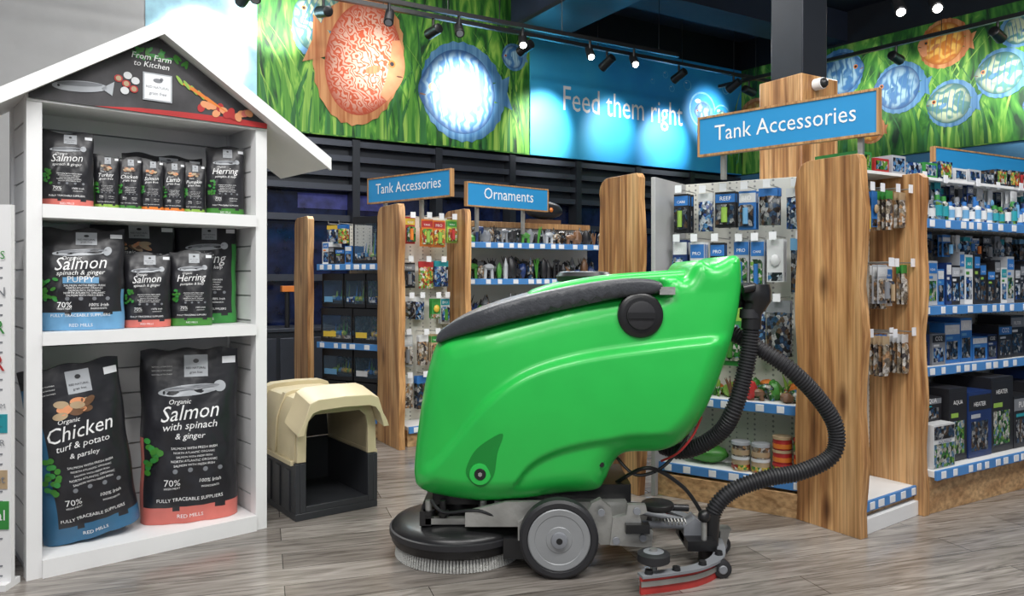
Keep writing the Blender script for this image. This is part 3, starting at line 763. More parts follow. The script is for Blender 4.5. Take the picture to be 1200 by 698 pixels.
def ornaments(b, x0, x1, z, y0, hmax, cols, dense=.05):
    x = x0+.03
    while x < x1-.02:
        c = PAL[random.choice(cols)]; h = random.uniform(.4, 1)*hmax; r = random.uniform(.022, .04); y = y0+.04+random.uniform(0, .05)
        t = random.random()
        if t < .35: b.ball((x, y, z+h*.45), r, c, sq=(1, .9, h*.45/r), n=10, noise=.18)
        elif t < .6:
            for k in range(5):
                a = random.uniform(-.9, .9); b.rings([((x, y, z), .005), ((x+a*.02, y, z+h*.6), .007), ((x+a*.05, y+random.uniform(-.02, .02), z+h), .001)], c, 6)
        elif t < .8:
            for sx in (-1, 1): b.cyl((x+sx*r*.7, y, z), (x+sx*r*.6, y, z+h*.7), r*.3, c, n=8)
            b.ball((x, y, z+h*.75), r, c, sq=(1.1, .7, .55), n=10, noise=.12)
        else:
            b.cyl((x, y, z), (x, y, z+h*.6), r*.7, c, n=8); b.cyl((x, y, z+h*.6), (x, y, z+h), r*.8, c, r1=.002, n=8)
        x += random.uniform(dense*.8, dense*1.5)

PALB = [('white', 'blue', 'mixblue', 'orange'), ('blue', 'white', 'mixdark', 'sky'), ('navy', 'white', 'mixblue', 'white'), ('black', 'blue', 'mixdark', 'lime'), ('white', 'teal', 'mixblue', 'leaf'), ('navy', 'sky', 'mixdark', 'black'), ('silver', 'blue', 'mixleaf', 'blue'), ('black', 'grey', 'mixdark', 'grey')]
PALM = PALB+[('tan', 'yellow', 'mixwarm', 'orange'), ('green', 'lime', 'mixleaf', 'leaf'), ('tan', 'white', 'mixstone', 'brown')]
PALC = [('orange', 'red', 'mixwarm', 'lime'), ('lime', 'green', 'mixwarm', 'red'), ('red', 'yellow', 'mixleaf', 'orange')]
PALK = [('black', 'blue', 'mixdark', 'silver'), ('black', 'grey', 'mixdark', 'white'), ('black', 'grey', 'mixdark', 'teal'), ('navy', 'black', 'mixdark', 'silver'), ('black', 'black', 'mixleaf', 'lime'), ('grey', 'black', 'mixblue', 'white')]
PALS = [('white', 'tan', 'mixstone', 'brown'), ('silver', 'white', 'mixstone', 'grey'), ('tan', 'green', 'mixstone', 'yellow'), ('white', 'blue', 'mixdark', 'tan')]

E0 = (1.37, 2.95); F0 = (1.755, 3.24); D0 = (.616, 3.53)
b = B()
panel(b, E0, .30, 1.475, seed=1, th=.045); panel(b, F0, .31, 1.44, seed=4); panel(b, D0, .30, 1.48, seed=2)
Mde, Lde = bay(b, (.655, 3.515), (1.235, 3.11), .38, 1.46, [(.15, .05), (.455, .09)], sides=WGREY)
Mef, Lef = bay(b, (1.385, 2.99), (1.725, 3.245), .24, 1.43, [(.12, .02)])
b.box(-.0, Lef, .0, .03, 0, .06, WHITE)
Pr = Vector(F0)+A*.012; 
Mfr, Lfr = bay(b, Pr, Pr+A*2.2, .34, 1.43, [(.185, -.02), (.60, .10), (.875, .05), (1.25, .03)])
b.box(-.0, Lfr, .0, .03, 0, .155, PLINTH); 
b.finish('retail_shelving_unit', bevel=.002)
b = B(); b.M = Mde
hang(b, .02, Lde-.02, 1.40, .36, (.075, .11), (.16, .19), PALB, out=(.10, .22))
hang(b, .02, Lde-.02, 1.17, .36, (.07, .12), (.18, .25), PALB, out=(.10, .22))
hang(b, .02, Lde-.02, .90, .36, (.08, .12), (.18, .30), PALM+PALB, out=(.10, .2))
b.finish('hanging_aquarium_accessories')
b = B(); b.M = Mde
ornaments(b, .02, Lde-.02, .456, .11, .10, ('orange', 'red', 'leaf', 'lime', 'brown', 'mixwarm', 'mixleaf'), .028)
ornaments(b, .02, Lde-.02, .456, .18, .12, ('orange', 'leaf', 'leaf', 'lime', 'brown', 'mixleaf'), .03)
b.finish('aquarium_plants')
b = B(); b.M = Mde
tubs(b, .32, .50, .151, .07, .040, .062, [('tan', 'white', 'mixwarm'), ('mixstone', 'silver', 'tan')], 2)
tubs(b, .50, Lde-.0, .151, .07, .040, .055, [('red', 'tan', 'orange'), ('mixwarm', 'red', 'green')], 3)
b.ball((.19, .15, .152+.045), .06, PAL['leaf'], sq=(1.6, 1, .7), n=24, noise=.06)
b.finish('fish_food_tubs')
b = B(); b.M = Mef
for z in (1.36, 1.05, .76):
    hang(b, .12, Lef-.0, z, .23, (.065, .080), (.14, .18), PALS, out=(.08, .19), gap=(.004, .012))
    hang(b, .04, Lef-.1, z-.05, .23, (.065, .080), (.12, .15), PALS, out=(.02, .04), gap=(.004, .012), tags=False)
b.finish('hanging_pet_treats')
b = B(); b.M = Mfr
hang(b, .03, 1.9, 1.43, .33, (.045, .065), (.12, .16), [('white', 'white', 'mixblue', 'sky'), ('white', 'sky', 'mixblue', 'white'), ('silver', 'teal', 'mixblue', 'blue'), ('navy', 'grey', 'mixdark', 'blue')], out=(.10, .22))
bottles(b, .03, 2.1, 1.251, .07, .022, .12, [('white', 'blue', 'sky'), ('blue', 'navy', 'white'), ('mixleaf', 'green', 'teal'), ('mixblue', 'grey', 'white'), ('mixdark', 'black', 'grey')])
boxes(b, .03, 2.1, .876, .08, (.04, .08), (.15, .25), PALB+[('silver', 'blue', 'mixblue', 'grey'), ('black', 'silver', 'mixblue', 'white')])
hang(b, .03, 2.0, 1.20, .33, (.05, .08), (.08, .12), PALB, out=(.15, .22), tags=False)
boxes(b, .03, 2.1, .60, .13, (.09, .14), (.10, .22), PALK+PALB[:2], dep=.16)
boxes(b, .20, 1.9, .186, .02, (.13, .20), (.24, .38), PALK, dep=.26)
boxes(b, .03, .19, .375, .05, (.16, .16), (.10, .10), PALK, dep=.2)
b.finish('boxed_aquarium_filters')
b = B(); b.M = Mfr
b.box(.02, .18, -.005, .2, .187, .372, PAL['white']); b.box(.025, .175, -.007, -.005, .19, .29, PAL['mixleaf']); b.box(.025, .175, -.007, -.005, .31, .365, PAL['mixdark'])
b.text('AQUARIUM', .10, .293, -.009, PAL['navy'], width=.1)
b.finish('aquarium_kit_box')
b = B(); b.M = Mfr
for i in range(14):
    x = -.35+i*.12; h = random.uniform(.05, .10)
    b.box(x, x+.1, .1, .3, 1.445, 1.445+h, PAL[random.choice(('red', 'white', 'silver', 'green', 'mixdark', 'grey', 'mixblue'))]); b.box(x+.01, x+.09, .099, .1, 1.455, 1.435+h, PAL[random.choice(('mixwarm', 'mixblue', 'mixleaf'))])
b.box(-.36, 1.35, .09, .31, 1.432, 1.4445, WHITE)
b.finish('overstock_boxes')

A0 = (-1.29, 5.0); B0 = (-.62, 4.46); C0 = (-.25, 4.70)
b = B()
panel(b, A0, .32, 1.40, seed=5); panel(b, B0, .34, 1.43, seed=6); panel(b, C0, .3, 1.42, seed=7)
Mab, Lab = bay(b, (-1.285, 5.0), (-.745, 4.70), .36, 1.36, [(.13, .02), (.58, .03), (1.085, .03)])
Mbc, Lbc = bay(b, (-.60, 4.50), (-.285, 4.695), .26, 1.38, [(.12, .02)])
b.finish('retail_shelving_unit', bevel=.002)
b = B(); b.M = Mab
hang(b, .01, .28, 1.34, .3, (.07, .1), (.10, .14), [('white', 'blue', 'mixwarm', 'orange'), ('blue', 'yellow', 'mixblue', 'sky')], out=(.15, .2), tags=False)
boxes(b, .01, .27, 1.086, .05, (.05, .09), (.09, .15), PALM+[('blue', 'yellow', 'mixwarm', 'white')]); tanks(b, .28, Lab-.01, 1.086, .05, .22, .30)
tanks(b, .01, Lab-.01, .581, .05, .26, .22); tanks(b, .01, Lab-.01, .581+.225, .06, .2, .22)
tanks(b, .01, Lab-.01, .131, .05, .26, .20); tanks(b, .01, Lab-.01, .131+.205, .06, .26, .2)
b.finish('stacked_fish_tanks')
b = B(); b.M = Mbc
hang(b, .01, Lbc, 1.36, .25, (.07, .09), (.14, .17), PALC, out=(.08, .18))
hang(b, .01, Lbc, 1.10, .25, (.08, .11), (.13, .17), PALB+PALC, out=(.05, .12))
hang(b, .01, Lbc, .88, .25, (.06, .10), (.12, .17), PALB+PALS, out=(.05, .12))
hang(b, .01, Lbc, .66, .25, (.07, .1), (.14, .2), PALS, out=(.05, .12))
hang(b, .01, Lbc, .40, .25, (.07, .1), (.14, .2), PALS, out=(.05, .12))
b.finish('hanging_fish_food_packets')

b = B()
Mo, Lo = bay(b, (-.30, 5.05), (.75, 5.65), .36, 1.38, [(.13, .0), (.42, .02), (.72, .02), (.99, .02), (1.235, .02)], peg=False)
b.box(-.0, Lo, .30, .34, 1.36, 1.40, OAKT)
b.finish('retail_shelving_unit', bevel=.002)
b = B(); b.M = Mo
for z, hm in ((1.236, .13), (.991, .17), (.721, .17), (.421, .17), (.131, .17)):
    ornaments(b, .01, Lo, z, .03, hm, ('black', 'mixdark', 'mixstone', 'brown', 'grey', 'navy', 'leaf', 'black', 'silver'), .045)
    ornaments(b, .01, Lo, z, .14, hm, ('black', 'mixdark', 'mixdark', 'grey', 'black'), .04)
    ornaments(b, .01, Lo, z, .20, hm, ('black', 'mixdark', 'mixstone', 'black'), .04)
b.finish('aquarium_ornaments')
b = B(); b.M = Mo
b.ball((.80, .32, 1.50), .12, PAL['black'], sq=(1.4, .5, .55), n=20, noise=.03); b.box(.66, .94, .30, .35, 1.401, 1.43, PAL['brown'])
b.ball((.83, .27, 1.50), .02, PAL['orange'], n=8)
b.finish('aquarium_cave_ornament')

def sign(P, Q, z0, z1, txt, wfrac=.72, posts=None, th=.03):
    b = B(); b.M, L = frame(P, Q)
    fr = (z1-z0)*.055
    b.box(fr, L-fr, 0.004, th-.004, z0+fr, z1-fr, SBLUE)
    b.box(0, L, 0, th, z0, z0+fr, OAKT); b.box(0, L, 0, th, z1-fr, z1, OAKT); b.box(0, fr, 0, th, z0+fr, z1-fr, OAKT); b.box(L-fr, L, 0, th, z0+fr, z1-fr, OAKT)
    if txt: b.text(txt, L/2, z0+(z1-z0)*.36, .002, TXT, width=L*wfrac, vs=1.12)
    for x, zb in (posts or []): b.box(x, x+.02, th, th+.02, zb, z1-fr, SILVER)
    b.finish('hanging_aisle_sign')
sign((.845, 3.50), (1.405, 2.94), 1.548, 1.728, 'Tank Accessories', .78, posts=[(.10, 1.44), (.70, 1.44)])
sign((-.92, 4.88), (-.352, 4.40), 1.465, 1.627, 'Tank Accessories', .78, posts=[(.12, 1.30), (.45, 1.30)])
sign((-.29, 4.94), (.258, 5.40), 1.46, 1.62, 'Ornaments', .6, posts=[(.1, 1.30), (.5, 1.30)])
sign((2.38, 4.32), (3.9, 5.17), 1.575, 1.74, None, .6, posts=[(.1, 0), (1.1, 0)])

b = B(); b.M = frame((-2.15, 6.2), (-1.5, 6.55))[0]
b.box(0, .75, 0, .4, .0, .55, DARK); b.box(-.02, .77, -.02, .42, .55, .58, DARK2)
for k in range(3): b.box(.02+.25*k, .24+.25*k, -.012, 0, .05, .5, DARK2)
b.cyl((.35, .1, .58), (.35, .1, .9), .02, BLACK); b.box(.3, .5, .06, .14, .88, .93, PAL['orange'])
b.finish('till_counter', bevel=.004)

# ------------------------------------------------------------------ floor scrubber
S = .00291
def sm(pts, sub=6):
    n = len(pts); out = []
    for i in range(n):
        p0, p1, p2, p3 = [Vector(pts[(i+k) % n]) for k in (-1, 0, 1, 2)]
        for j in range(sub):
            t = j/sub
            out.append(.5*((2*p1)+(-p0+p2)*t+(2*p0-5*p1+4*p2-p3)*t*t+(-p0+3*p1-3*p2+p3)*t**3))
    return out
def tr(pts, s=S): return [((x-600)*s, 1+(325-y)*s) for x, y in pts]
def inflate(b, pts, yc, Hh, R, m, feat=None, step=.012, sub=5):
    O = sm(pts, sub); n = len(O)
    P = np.array([[p.x, p.y] for p in O]); Qn = np.roll(P, -1, axis=0)
    def dist(X):
        X = np.asarray(X); d = np.full(len(X), 1e9)
        for a, c in zip(P, Qn):
            ab = c-a; l = ab@ab
            if l < 1e-14: continue
            t = np.clip(((X-a)@ab)/l, 0, 1); dd = np.hypot(*((X-(a+t[:, None]*ab)).T)); d = np.minimum(d, dd)
        return d
    def inside(X):
        X = np.asarray(X); r = np.zeros(len(X), bool)
        for a, c in zip(P, Qn):
            if a[1] == c[1]: continue
            cond = ((a[1] > X[:, 1]) != (c[1] > X[:, 1])) & (X[:, 0] < (c[0]-a[0])*(X[:, 1]-a[1])/(c[1]-a[1])+a[0])
            r ^= cond
        return r
    inner = []
    area = .5*np.sum(P[:, 0]*Qn[:, 1]-Qn[:, 0]*P[:, 1]); sg = 1 if area > 0 else -1
    tg = np.roll(P, -1, axis=0)-np.roll(P, 1, axis=0); tg /= np.linalg.norm(tg, axis=1)[:, None]
    nr = np.stack([-tg[:, 1], tg[:, 0]], 1)*sg
    offs = [R*.06, R*.2, R*.42, R*.7, R*1.0]
    for o in offs:
        c = P+nr*o; ok = (dist(c) > o*.93) & inside(c); inner += [tuple(q) for q in c[ok]]
    x0, z0 = P.min(0); x1, z1 = P.max(0)
    g = np.array([(x, z) for x in np.arange(x0, x1, step) for z in np.arange(z0, z1, step)])
    ok = inside(g); g = g[ok]; d = dist(g); g = g[d > R*1.1+.001]; inner += [tuple(q) for q in g]
    allv = [Vector(p) for p in P]+[Vector(q) for q in inner]
    res = delaunay_2d_cdt(allv, [], [list(range(n))], 1, 1e-6)
    V2 = np.array([[v.x, v.y] for v in res[0]]); F2 = res[2]
    d = dist(V2)
    h = np.where(d < R, Hh-R+np.sqrt(np.maximum(0, R*R-(R-np.minimum(d, R))**2)), Hh)
    if feat is not None: h = h+np.array([feat(x, z, dd) for (x, z), dd in zip(V2, d)])
    nv = len(V2)
    V = [(x, yc-hh, z) for (x, z), hh in zip(V2, h)]+[(x, yc+hh, z) for (x, z), hh in zip(V2, h)]
    F = [tuple(f) for f in F2]+[tuple(i+nv for i in f)[::-1] for f in F2]
    cnt = {}
    for f in F2:
        for i in range(len(f)):
            e = (f[i], f[(i+1) % len(f)]); k = tuple(sorted(e)); cnt.setdefault(k, []).append(e)
    for k, es in cnt.items():
        if len(es) == 1:
            a, c = es[0]; F.append((c, a, a+nv, c+nv))
    b.add(V, F, m)
YC = 2.86
body = [(481, 566), (482, 540), (486, 505), (492, 465), (500, 430), (512, 402), (540, 390), (600, 374), (680, 355), (745, 345), (776, 340), (779, 326), (795, 323), (806, 325), (816, 309), (826, 304),
        (838, 309), (848, 306), (862, 299), (872, 303), (874, 330), (870, 365), (862, 400), (851, 435), (838, 468), (822, 498), (800, 522), (775, 532), (735, 534), (720, 548), (712, 565), (700, 578), (660, 582), (610, 589), (560, 592), (510, 588), (487, 580)]
def dense(ctrl):
    P = [Vector((p[0], p[1])) for p in tr(ctrl)]; out = []
    for i in range(len(P)-1):
        p0 = P[max(i-1, 0)]; p1 = P[i]; p2 = P[i+1]; p3 = P[min(i+2, len(P)-1)]
        for j in range(12):
            t = j/12; out.append(.5*((2*p1)+(-p0+p2)*t+(2*p0-5*p1+4*p2-p3)*t*t+(-p0+3*p1-3*p2+p3)*t**3))
    return [p.x for p in out], [p.y for p in out]
cx_, cz_ = dense([(460, 560), (500, 548), (528, 520), (552, 488), (580, 458), (620, 432), (680, 414), (760, 402), (830, 394), (900, 388)])
lx_, lz_ = dense([(460, 640), (585, 610), (603, 565), (630, 535), (680, 517), (760, 508), (900, 505)])
def ss(a, c, x): t = min(1, max(0, (x-a)/(c-a))); return t*t*(3-2*t)
def feat(x, z, d):
    w = ss(0, .09, d)
    zc = np.interp(x, cx_, cz_); zl = np.interp(x, lx_, lz_)
    v = .026*(1-ss(-.030, .008, z-zc))
    v -= .018*(1-ss(-.026, .008, z-zl))
    v += .02*math.sin(min(1, max(0, (z-.2)/.75))*math.pi)
    nose = .055*ss(-.02, -.38, x)
    return v*w - nose
def face_y(x, z, d=.2): return YC-.235-float(feat(x, z, d))
b = B()
inflate(b, tr(body), YC, .235, .055, GREEN, feat, .0070, 6)
inflate(b, tr([(618, 346), (640, 335), (680, 326), (720, 321), (780, 317), (800, 317), (806, 330), (800, 345), (700, 360), (630, 366)], .00312), YC+.02, .17, .03, GREEN, None, .02)
inflate(b, tr([(509, 400), (516, 387), (545, 370), (590, 354), (640, 341), (700, 330), (745, 326), (770, 329), (777, 337), (768, 344), (720, 350), (640, 367), (580, 382), (530, 397), (514, 403)]), YC, .262, .018, LID, lambda x, z, d: -.06*ss(-.04, -.28, x), .012)
b.lathe(((685-600)*.0032, YC+.05, .985), (0, 0, 1), [(0, .10), (.02, .105), (.035, .095), (.038, .08)], BLACK)
kx, kz = (750-600)*S, 1+(325-369)*S
b.lathe((kx, 2.612, kz), (0, -1, 0), [(-.02, .078), (.006, .077), (.012, .07), (.013, .058)], BLACK, 40)
b.lathe((kx, 2.602, kz), (0, -1, 0), [(0, .05), (.014, .048), (.016, .04)], RUBBER, 30)
b.box(kx-.045, kx+.045, 2.58, 2.60, kz-.010, kz+.010, BLACK)
b.box((772-600)*S, (790-600)*S, 2.60, 2.66, 1+(325-345)*S, 1+(325-336)*S, SILVER)
def pr(x, y): return ((x-600)*S, 1+(325-y)*S)
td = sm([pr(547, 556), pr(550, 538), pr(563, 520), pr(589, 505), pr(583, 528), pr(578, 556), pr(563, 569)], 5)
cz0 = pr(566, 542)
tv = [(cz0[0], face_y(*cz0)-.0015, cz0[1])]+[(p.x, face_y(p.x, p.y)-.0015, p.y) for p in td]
b.add(tv, [(0, 1+k, 1+(k+1) % len(td)) for k in range(len(td))], GREEND)  # flat patch on the body face, recess shade painted in by colour
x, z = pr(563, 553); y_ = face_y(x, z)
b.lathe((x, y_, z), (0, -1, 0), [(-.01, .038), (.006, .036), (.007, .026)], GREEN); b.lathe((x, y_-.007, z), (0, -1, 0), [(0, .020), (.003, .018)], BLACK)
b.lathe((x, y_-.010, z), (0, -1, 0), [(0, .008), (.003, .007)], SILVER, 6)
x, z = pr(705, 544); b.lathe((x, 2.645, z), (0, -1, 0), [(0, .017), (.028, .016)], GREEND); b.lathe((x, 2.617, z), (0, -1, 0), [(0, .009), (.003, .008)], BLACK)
b.rings([((.80, YC-.20, .96), .016), ((.83, YC-.2, .965), .017), ((.845, YC-.17, .965), .017), ((.85, YC, .965), .017), ((.845, YC+.17, .965), .017), ((.80, YC+.2, .96), .016)], BLACK, 14)
def hp(x, y, D=2.7): return Vector(((x-600)*D/900, D, 1+(325-y)*D/900))
b.rings([(hp(886, 333), .045), (hp(886, 340), .050), (hp(886, 352), .050), (hp(885, 358), .038), (hp(881, 366), .034), (hp(880, 385), .034)], BLACK, 22)
b.rings([(hp(872, 350, 2.72), .03), (hp(858, 352, 2.75), .03)], BLACK, 14)
b.rings([(hp(879, 362), .035), (hp(879, 372), .037), (hp(879, 373), .032)], RUBBER, 22)
def hose(b, ctrl, r, m, pitch=.011):
    P = [Vector(c) for c in ctrl]; pts = []
    for i in range(len(P)-1):
        p0 = P[max(i-1, 0)]; p1 = P[i]; p2 = P[i+1]; p3 = P[min(i+2, len(P)-1)]
        for j in range(40):
            t = j/40; pts.append(.5*((2*p1)+(-p0+p2)*t+(2*p0-5*p1+4*p2-p3)*t*t+(-p0+3*p1-3*p2+p3)*t**3))
    pts.append(P[-1])
    L = [0]
    for i in range(1, len(pts)): L.append(L[-1]+(pts[i]-pts[i-1]).length)
    out = []; n = int(L[-1]/(pitch/4)); k = 0
    for i in range(n+1):
        s_ = L[-1]*i/n
        while k < len(L)-2 and L[k+1] < s_: k += 1
        t = (s_-L[k])/max(1e-9, L[k+1]-L[k]); p = pts[k].lerp(pts[k+1], t)
        out.append((p, r*(1+(.10 if i % 4 in (1, 2) else -.06))))
    b.rings(out, m, 18)
hose(b, [hp(881, 372), hp(879, 400), hp(872, 440), hp(860, 480), hp(845, 505, 2.74), hp(820, 522, 2.78), hp(795, 528, 2.82), hp(775, 522, 2.86)], .028, RUBBER)
hose(b, [hp(858, 390, 2.78), hp(885, 405, 2.74), hp(925, 432), hp(958, 465), hp(979, 500), hp(975, 533), hp(940, 552), hp(900, 560), hp(862, 573), hp(840, 592), hp(832, 615), hp(830, 640)], .027, RUBBER)
b.rings([(hp(833, 600), .032), (hp(831, 632), .032), (hp(830, 650), .036), (hp(830, 668, 2.7), .03)], BLACK, 18)
def wire(pts, r, m): b.rings([(p, r) for p in pts], m, 8)
def curve(pts, n=10):
    P = [Vector(c) for c in pts]; out = []
    for i in range(len(P)-1):
        p0 = P[max(i-1, 0)]; p1 = P[i]; p2 = P[i+1]; p3 = P[min(i+2, len(P)-1)]
        for j in range(n):
            t = j/n; out.append(.5*((2*p1)+(-p0+p2)*t+(2*p0-5*p1+4*p2-p3)*t*t+(-p0+3*p1-3*p2+p3)*t**3))
    out.append(P[-1]); return out
wire(curve([hp(722, 535, 2.75), hp(745, 556, 2.72), hp(775, 548, 2.72), hp(800, 520, 2.74), hp(808, 500, 2.76)]), .006, BLACK)
wire(curve([hp(722, 565, 2.75), hp(760, 548, 2.70), hp(800, 570, 2.72), hp(822, 600, 2.72)]), .007, BLACK)
wire(curve([hp(775, 540, 2.72), hp(795, 530, 2.68), hp(812, 510, 2.7), hp(822, 488, 2.74)]), .004, PAL['red'])
wire(curve([hp(505, 585, 2.66), hp(520, 600, 2.64), hp(560, 598, 2.62), hp(600, 610, 2.64), hp(618, 590, 2.66)]), .006, BLACK)
wire(curve([hp(500, 588, 2.7), hp(498, 600, 2.7), hp(502, 615, 2.7)]), .012, BLACK)
b.box(-.28, .42, YC-.15, YC+.15, .20, .27, BLACK)
b.box(-.05, .40, YC-.19, YC+.19, .17, .22, SILVER)
bc = (-.195, 2.82, 0)
b.lathe(bc, (0, 0, 1), [(.045, .205), (.048, .238), (.060, .245), (.105, .245), (.118, .235), (.130, .20), (.145, .14), (.15, .08)], BLACK, 64)
b.lathe(bc, (0, 0, 1), [(.078, .246), (.081, .252), (.100, .252), (.103, .246)], RUBBER, 64)
for rr in (.222, .20, .18):
    n = int(rr*560)
    for i in range(n):
        t = 2*math.pi*i/n; c, s_ = math.cos(t), math.sin(t)
        b.cyl((bc[0]+rr*c, bc[1]+rr*s_, .047), (bc[0]+(rr+.006)*c, bc[1]+(rr+.006)*s_, .001), .0040, BRIST, r1=.0052, n=5)
b.lathe(bc, (0, 0, 1), [(.012, .17), (.045, .19)], BRIST, 40)
b.lathe(bc, (0, 0, 1), [(.15, .07), (.24, .07), (.245, .05)], BLACK, 24)
b.box(-.30, .02, 2.66, 2.69, .145, .165, SILVER); b.box(-.30, .02, 2.94, 2.97, .145, .165, SILVER)
b.box(-.32, -.28, 2.66, 2.97, .14, .19, BLACK)
for xx in (-.29, -.24, -.10, -.05):
    b.cyl((xx, 2.675, .15), (xx, 2.675, .225), .012, SILVER if xx != -.24 else BLACK, n=10); b.cyl((xx, 2.675, .175), (xx, 2.675, .19), .02, BLACK, n=10)
b.slab([(-.16, .15), (.02, .15), (.10, .19), (.10, .235), (-.02, .235), (-.16, .20)], 2.62, 2.64, SILVER)
b.slab([(.02, .11), (.12, .11), (.16, .19), (.10, .22), (.02, .17)], 2.60, 2.625, SILVER)
b.box(-.03, .05, 2.62, 2.95, .04, .11, BLACK)
for yo, yi in ((2.535, 2.60), (3.18, 3.115)):
    sgn = 1 if yo < yi else -1; cx, cz = .156, .132
    b.lathe((cx, yo, cz), (0, sgn, 0), [(.006, .104), (.0, .108), (.0, .122), (.008, .131), (.05, .131), (.058, .122), (.06, .10)], RUBBER, 48)
    b.lathe((cx, yo+sgn*.004, cz), (0, sgn, 0), [(0, .104), (-.003, .100), (-.002, .082), (.006, .074), (.006, .050), (-.002, .042), (-.003, .03)], HUBL, 48)
    b.lathe((cx, yo+sgn*.002, cz), (0, -sgn, 0), [(0, .028), (.010, .026), (.012, .018)], HUB, 30)
    b.lathe((cx, yo-sgn*.008, cz), (0, -sgn, 0), [(0, .012), (.003, .010)], BLACK, 20)
b.cyl((.156, 2.6, .132), (.156, 3.12, .132), .018, SILVER)
b.slab([(.27, .235), (.30, .25), (.335, .22), (.345, .15), (.39, .12), (.40, .10), (.30, .095), (.24, .17)], 2.60, 2.63, SILVER)
b.slab([(.33, .10), (.47, .09), (.475, .145), (.44, .155), (.43, .20), (.455, .21), (.45, .235), (.39, .235), (.385, .20), (.34, .19)], 2.585, 2.61, SILVER)
b.box(.34, .46, 2.60, 3.0, .10, .12, SILVER)
for p in ((.44, .125), (.42, .215), (.35, .115), (.30, .21)): b.lathe((p[0], 2.583, p[1]), (0, -1, 0), [(0, .013), (.006, .012)], HUB, 14)
b.box(.38, .46, 2.56, 2.60, .145, .175, BLACK)
b.lathe((.50, 2.64, .205), (0, 0, 1), [(0, .05), (.006, .055), (.02, .055), (.024, .05)], BLACK, 26)
b.cyl((.44, 2.62, .16), (.66, 2.72, .12), .012, HUB); b.cyl((.44, 2.78, .16), (.66, 2.74, .12), .012, HUB)
b.cyl((.40, 2.70, .2), (.62, 2.70, .19), .012, BLACK)
sp = [(Vector((.50+.10*i/60+.0, 2.66+.010*math.cos(i*.9), .155+.010*math.sin(i*.9)))) for i in range(61)]
wire(sp, .0025, SILVER)
def caster(x, y, r, tw=.028, yaw=0):
    b.lathe((x, y-tw/2, r), (0, 1, 0), [(0, r*.6), (.002, r*.92), (.006, r), (tw-.006, r), (tw-.002, r*.92), (tw, r*.6)], RUBBER, 26)
    b.lathe((x, y-tw/2-.001, r), (0, -1, 0), [(0, r*.58), (.002, r*.5)], HUB, 20)
    for s_ in (-1, 1): b.slab([(x-.010, r-.01), (x+.010, r-.01), (x+.028, 2*r+.02), (x-.006, 2*r+.02)], y+s_*(tw/2+.004), y+s_*(tw/2+.008), SILVER)
    b.box(x-.010, x+.032, y-tw/2-.01, y+tw/2+.01, 2*r+.02, 2*r+.028, SILVER)
caster(.50, 2.98, .045); caster(.755, 2.78, .035); caster(.58, 3.08, .04)
arc = curve([(.405, 2.425, 0), (.50, 2.452, 0), (.61, 2.50, 0), (.70, 2.60, 0), (.735, 2.78, 0), (.72, 2.95, 0), (.62, 3.12, 0), (.46, 3.22, 0)], 8)
def ribbon(arc, z0, z1, th, m):
    n = len(arc); V = []
    for i, p in enumerate(arc):
        d = (arc[min(i+1, n-1)]-arc[max(i-1, 0)]).normalized(); nn = Vector((-d.y, d.x, 0))*th/2
        for q, z in ((p+nn, z0), (p+nn, z1), (p-nn, z1), (p-nn, z0)): V.append((q.x, q.y, z))
    F = [(0, 1, 2, 3), tuple(4*(n-1)+k for k in (3, 2, 1, 0))]
    for i in range(n-1):
        for k in range(4): F.append((4*i+k, 4*i+(k+1) % 4, 4*i+4+(k+1) % 4, 4*i+4+k))
    b.add(V, F, m)
ribbon(arc, .0, .055, .012, RED); ribbon(arc, .025, .042, .020, SILVER); ribbon(arc, .055, .063, .04, HUB)
for i in (3, 10, 17, 24): 
    p = arc[i]; b.lathe((p.x, p.y, .063), (0, 0, 1), [(0, .014), (.012, .012)], BLACK, 12)
b.lathe((.455, 2.468, .085), (0, 0, 1), [(0, .04), (.006, .052), (.030, .052), (.036, .04)], RUBBER, 26); b.lathe((.455, 2.468, .12), (0, 0, 1), [(0, .036), (.002, .03)], HUB, 26); b.cyl((.455, 2.468, .06), (.455, 2.468, .13), .012, SILVER)
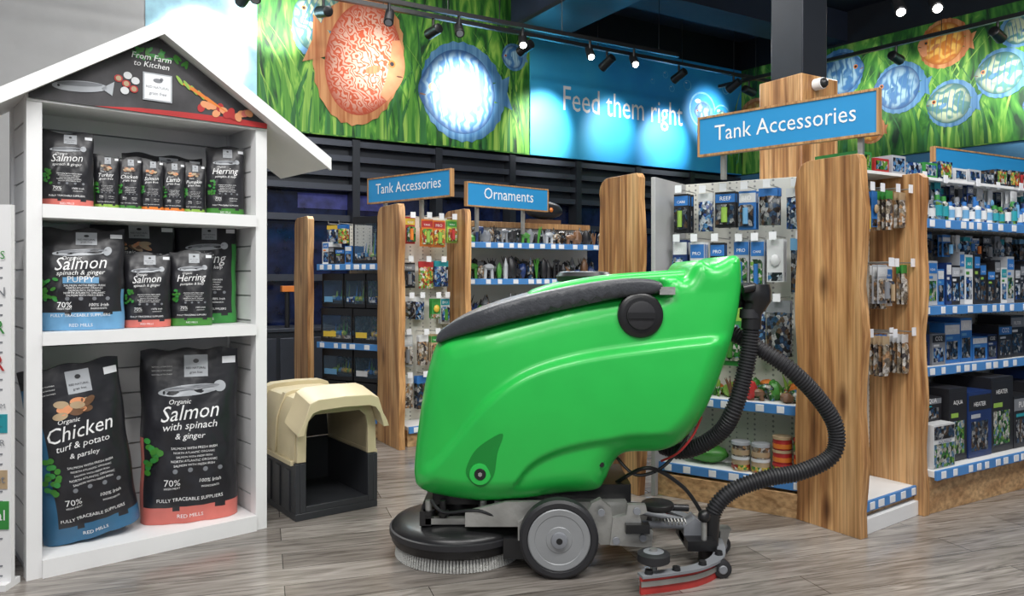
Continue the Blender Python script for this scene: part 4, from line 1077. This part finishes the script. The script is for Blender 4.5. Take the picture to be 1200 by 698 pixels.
b.lathe((.70, 2.56, .031), (0, -1, 0), [(-.02, .02), (-.015, .03), (.01, .03), (.014, .02)], RUBBER, 22); b.lathe((.70, 2.545, .031), (0, -1, 0), [(0, .015), (.003, .012)], HUB, 14)
b.box(.60, .70, 2.62, 2.82, .066, .10, BLACK); b.slab([(.60, .075), (.68, .075), (.68, .13), (.64, .16), (.60, .13)], 2.68, 2.76, HUB)
b.cyl((.66, 2.64, .10), (.66, 2.64, .17), .01, SILVER, n=10); b.ball((.66, 2.64, .18), .022, BLACK, n=12)
b.finish('floor_scrubber_machine', ang=40)

# ------------------------------------------------------------------ lighting
def area(name, loc, tgt, size, energy, col=(1, .99, .97)):
    l = bpy.data.lights.new(name, 'AREA'); l.shape = 'RECTANGLE'; l.size = size[0]; l.size_y = size[1]; l.energy = energy; l.color = col
    o = bpy.data.objects.new(name, l); COL.objects.link(o); o.location = loc
    d = Vector(tgt)-Vector(loc); o.rotation_euler = d.to_track_quat('-Z', 'Y').to_euler()
area('ceiling_and_fill_light', (-1.0, .4, 3.6), (-1.2, 2.8, .6), (1.8, .8), 88)
area('ceiling_and_fill_light', (1.4, .8, 3.8), (.8, 3.2, .4), (1.6, .6), 80)
area('ceiling_and_fill_light', (0, 3.4, 3.9), (0, 3.6, 0), (2.4, .5), 70)
area('ceiling_and_fill_light', (2.8, 2.2, 3.9), (2.6, 3.6, .5), (1.6, .6), 68)
area('ceiling_and_fill_light', (-1, 5.6, 3.9), (-1, 5.4, 0), (2.4, .5), 60)
area('ceiling_and_fill_light', (0, -2.5, 3.0), (0, 3, .8), (3.0, .8), 50)  # added fill behind the camera, brightens the fronts of the display and shelves
w = bpy.data.worlds.new('shop_ambient'); scene.world = w; w.use_nodes = True
w.node_tree.nodes['Background'].inputs[0].default_value = (.78, .85, 1, 1); w.node_tree.nodes['Background'].inputs[1].default_value = .36

cam = bpy.data.cameras.new('camera'); co = bpy.data.objects.new('camera', cam); COL.objects.link(co)
co.location = (0, 0, 1.0); co.rotation_euler = (math.radians(90), 0, 0)
cam.sensor_width = 36; cam.lens = 27; cam.shift_y = -24/1200
cam.clip_start = .05
scene.camera = co
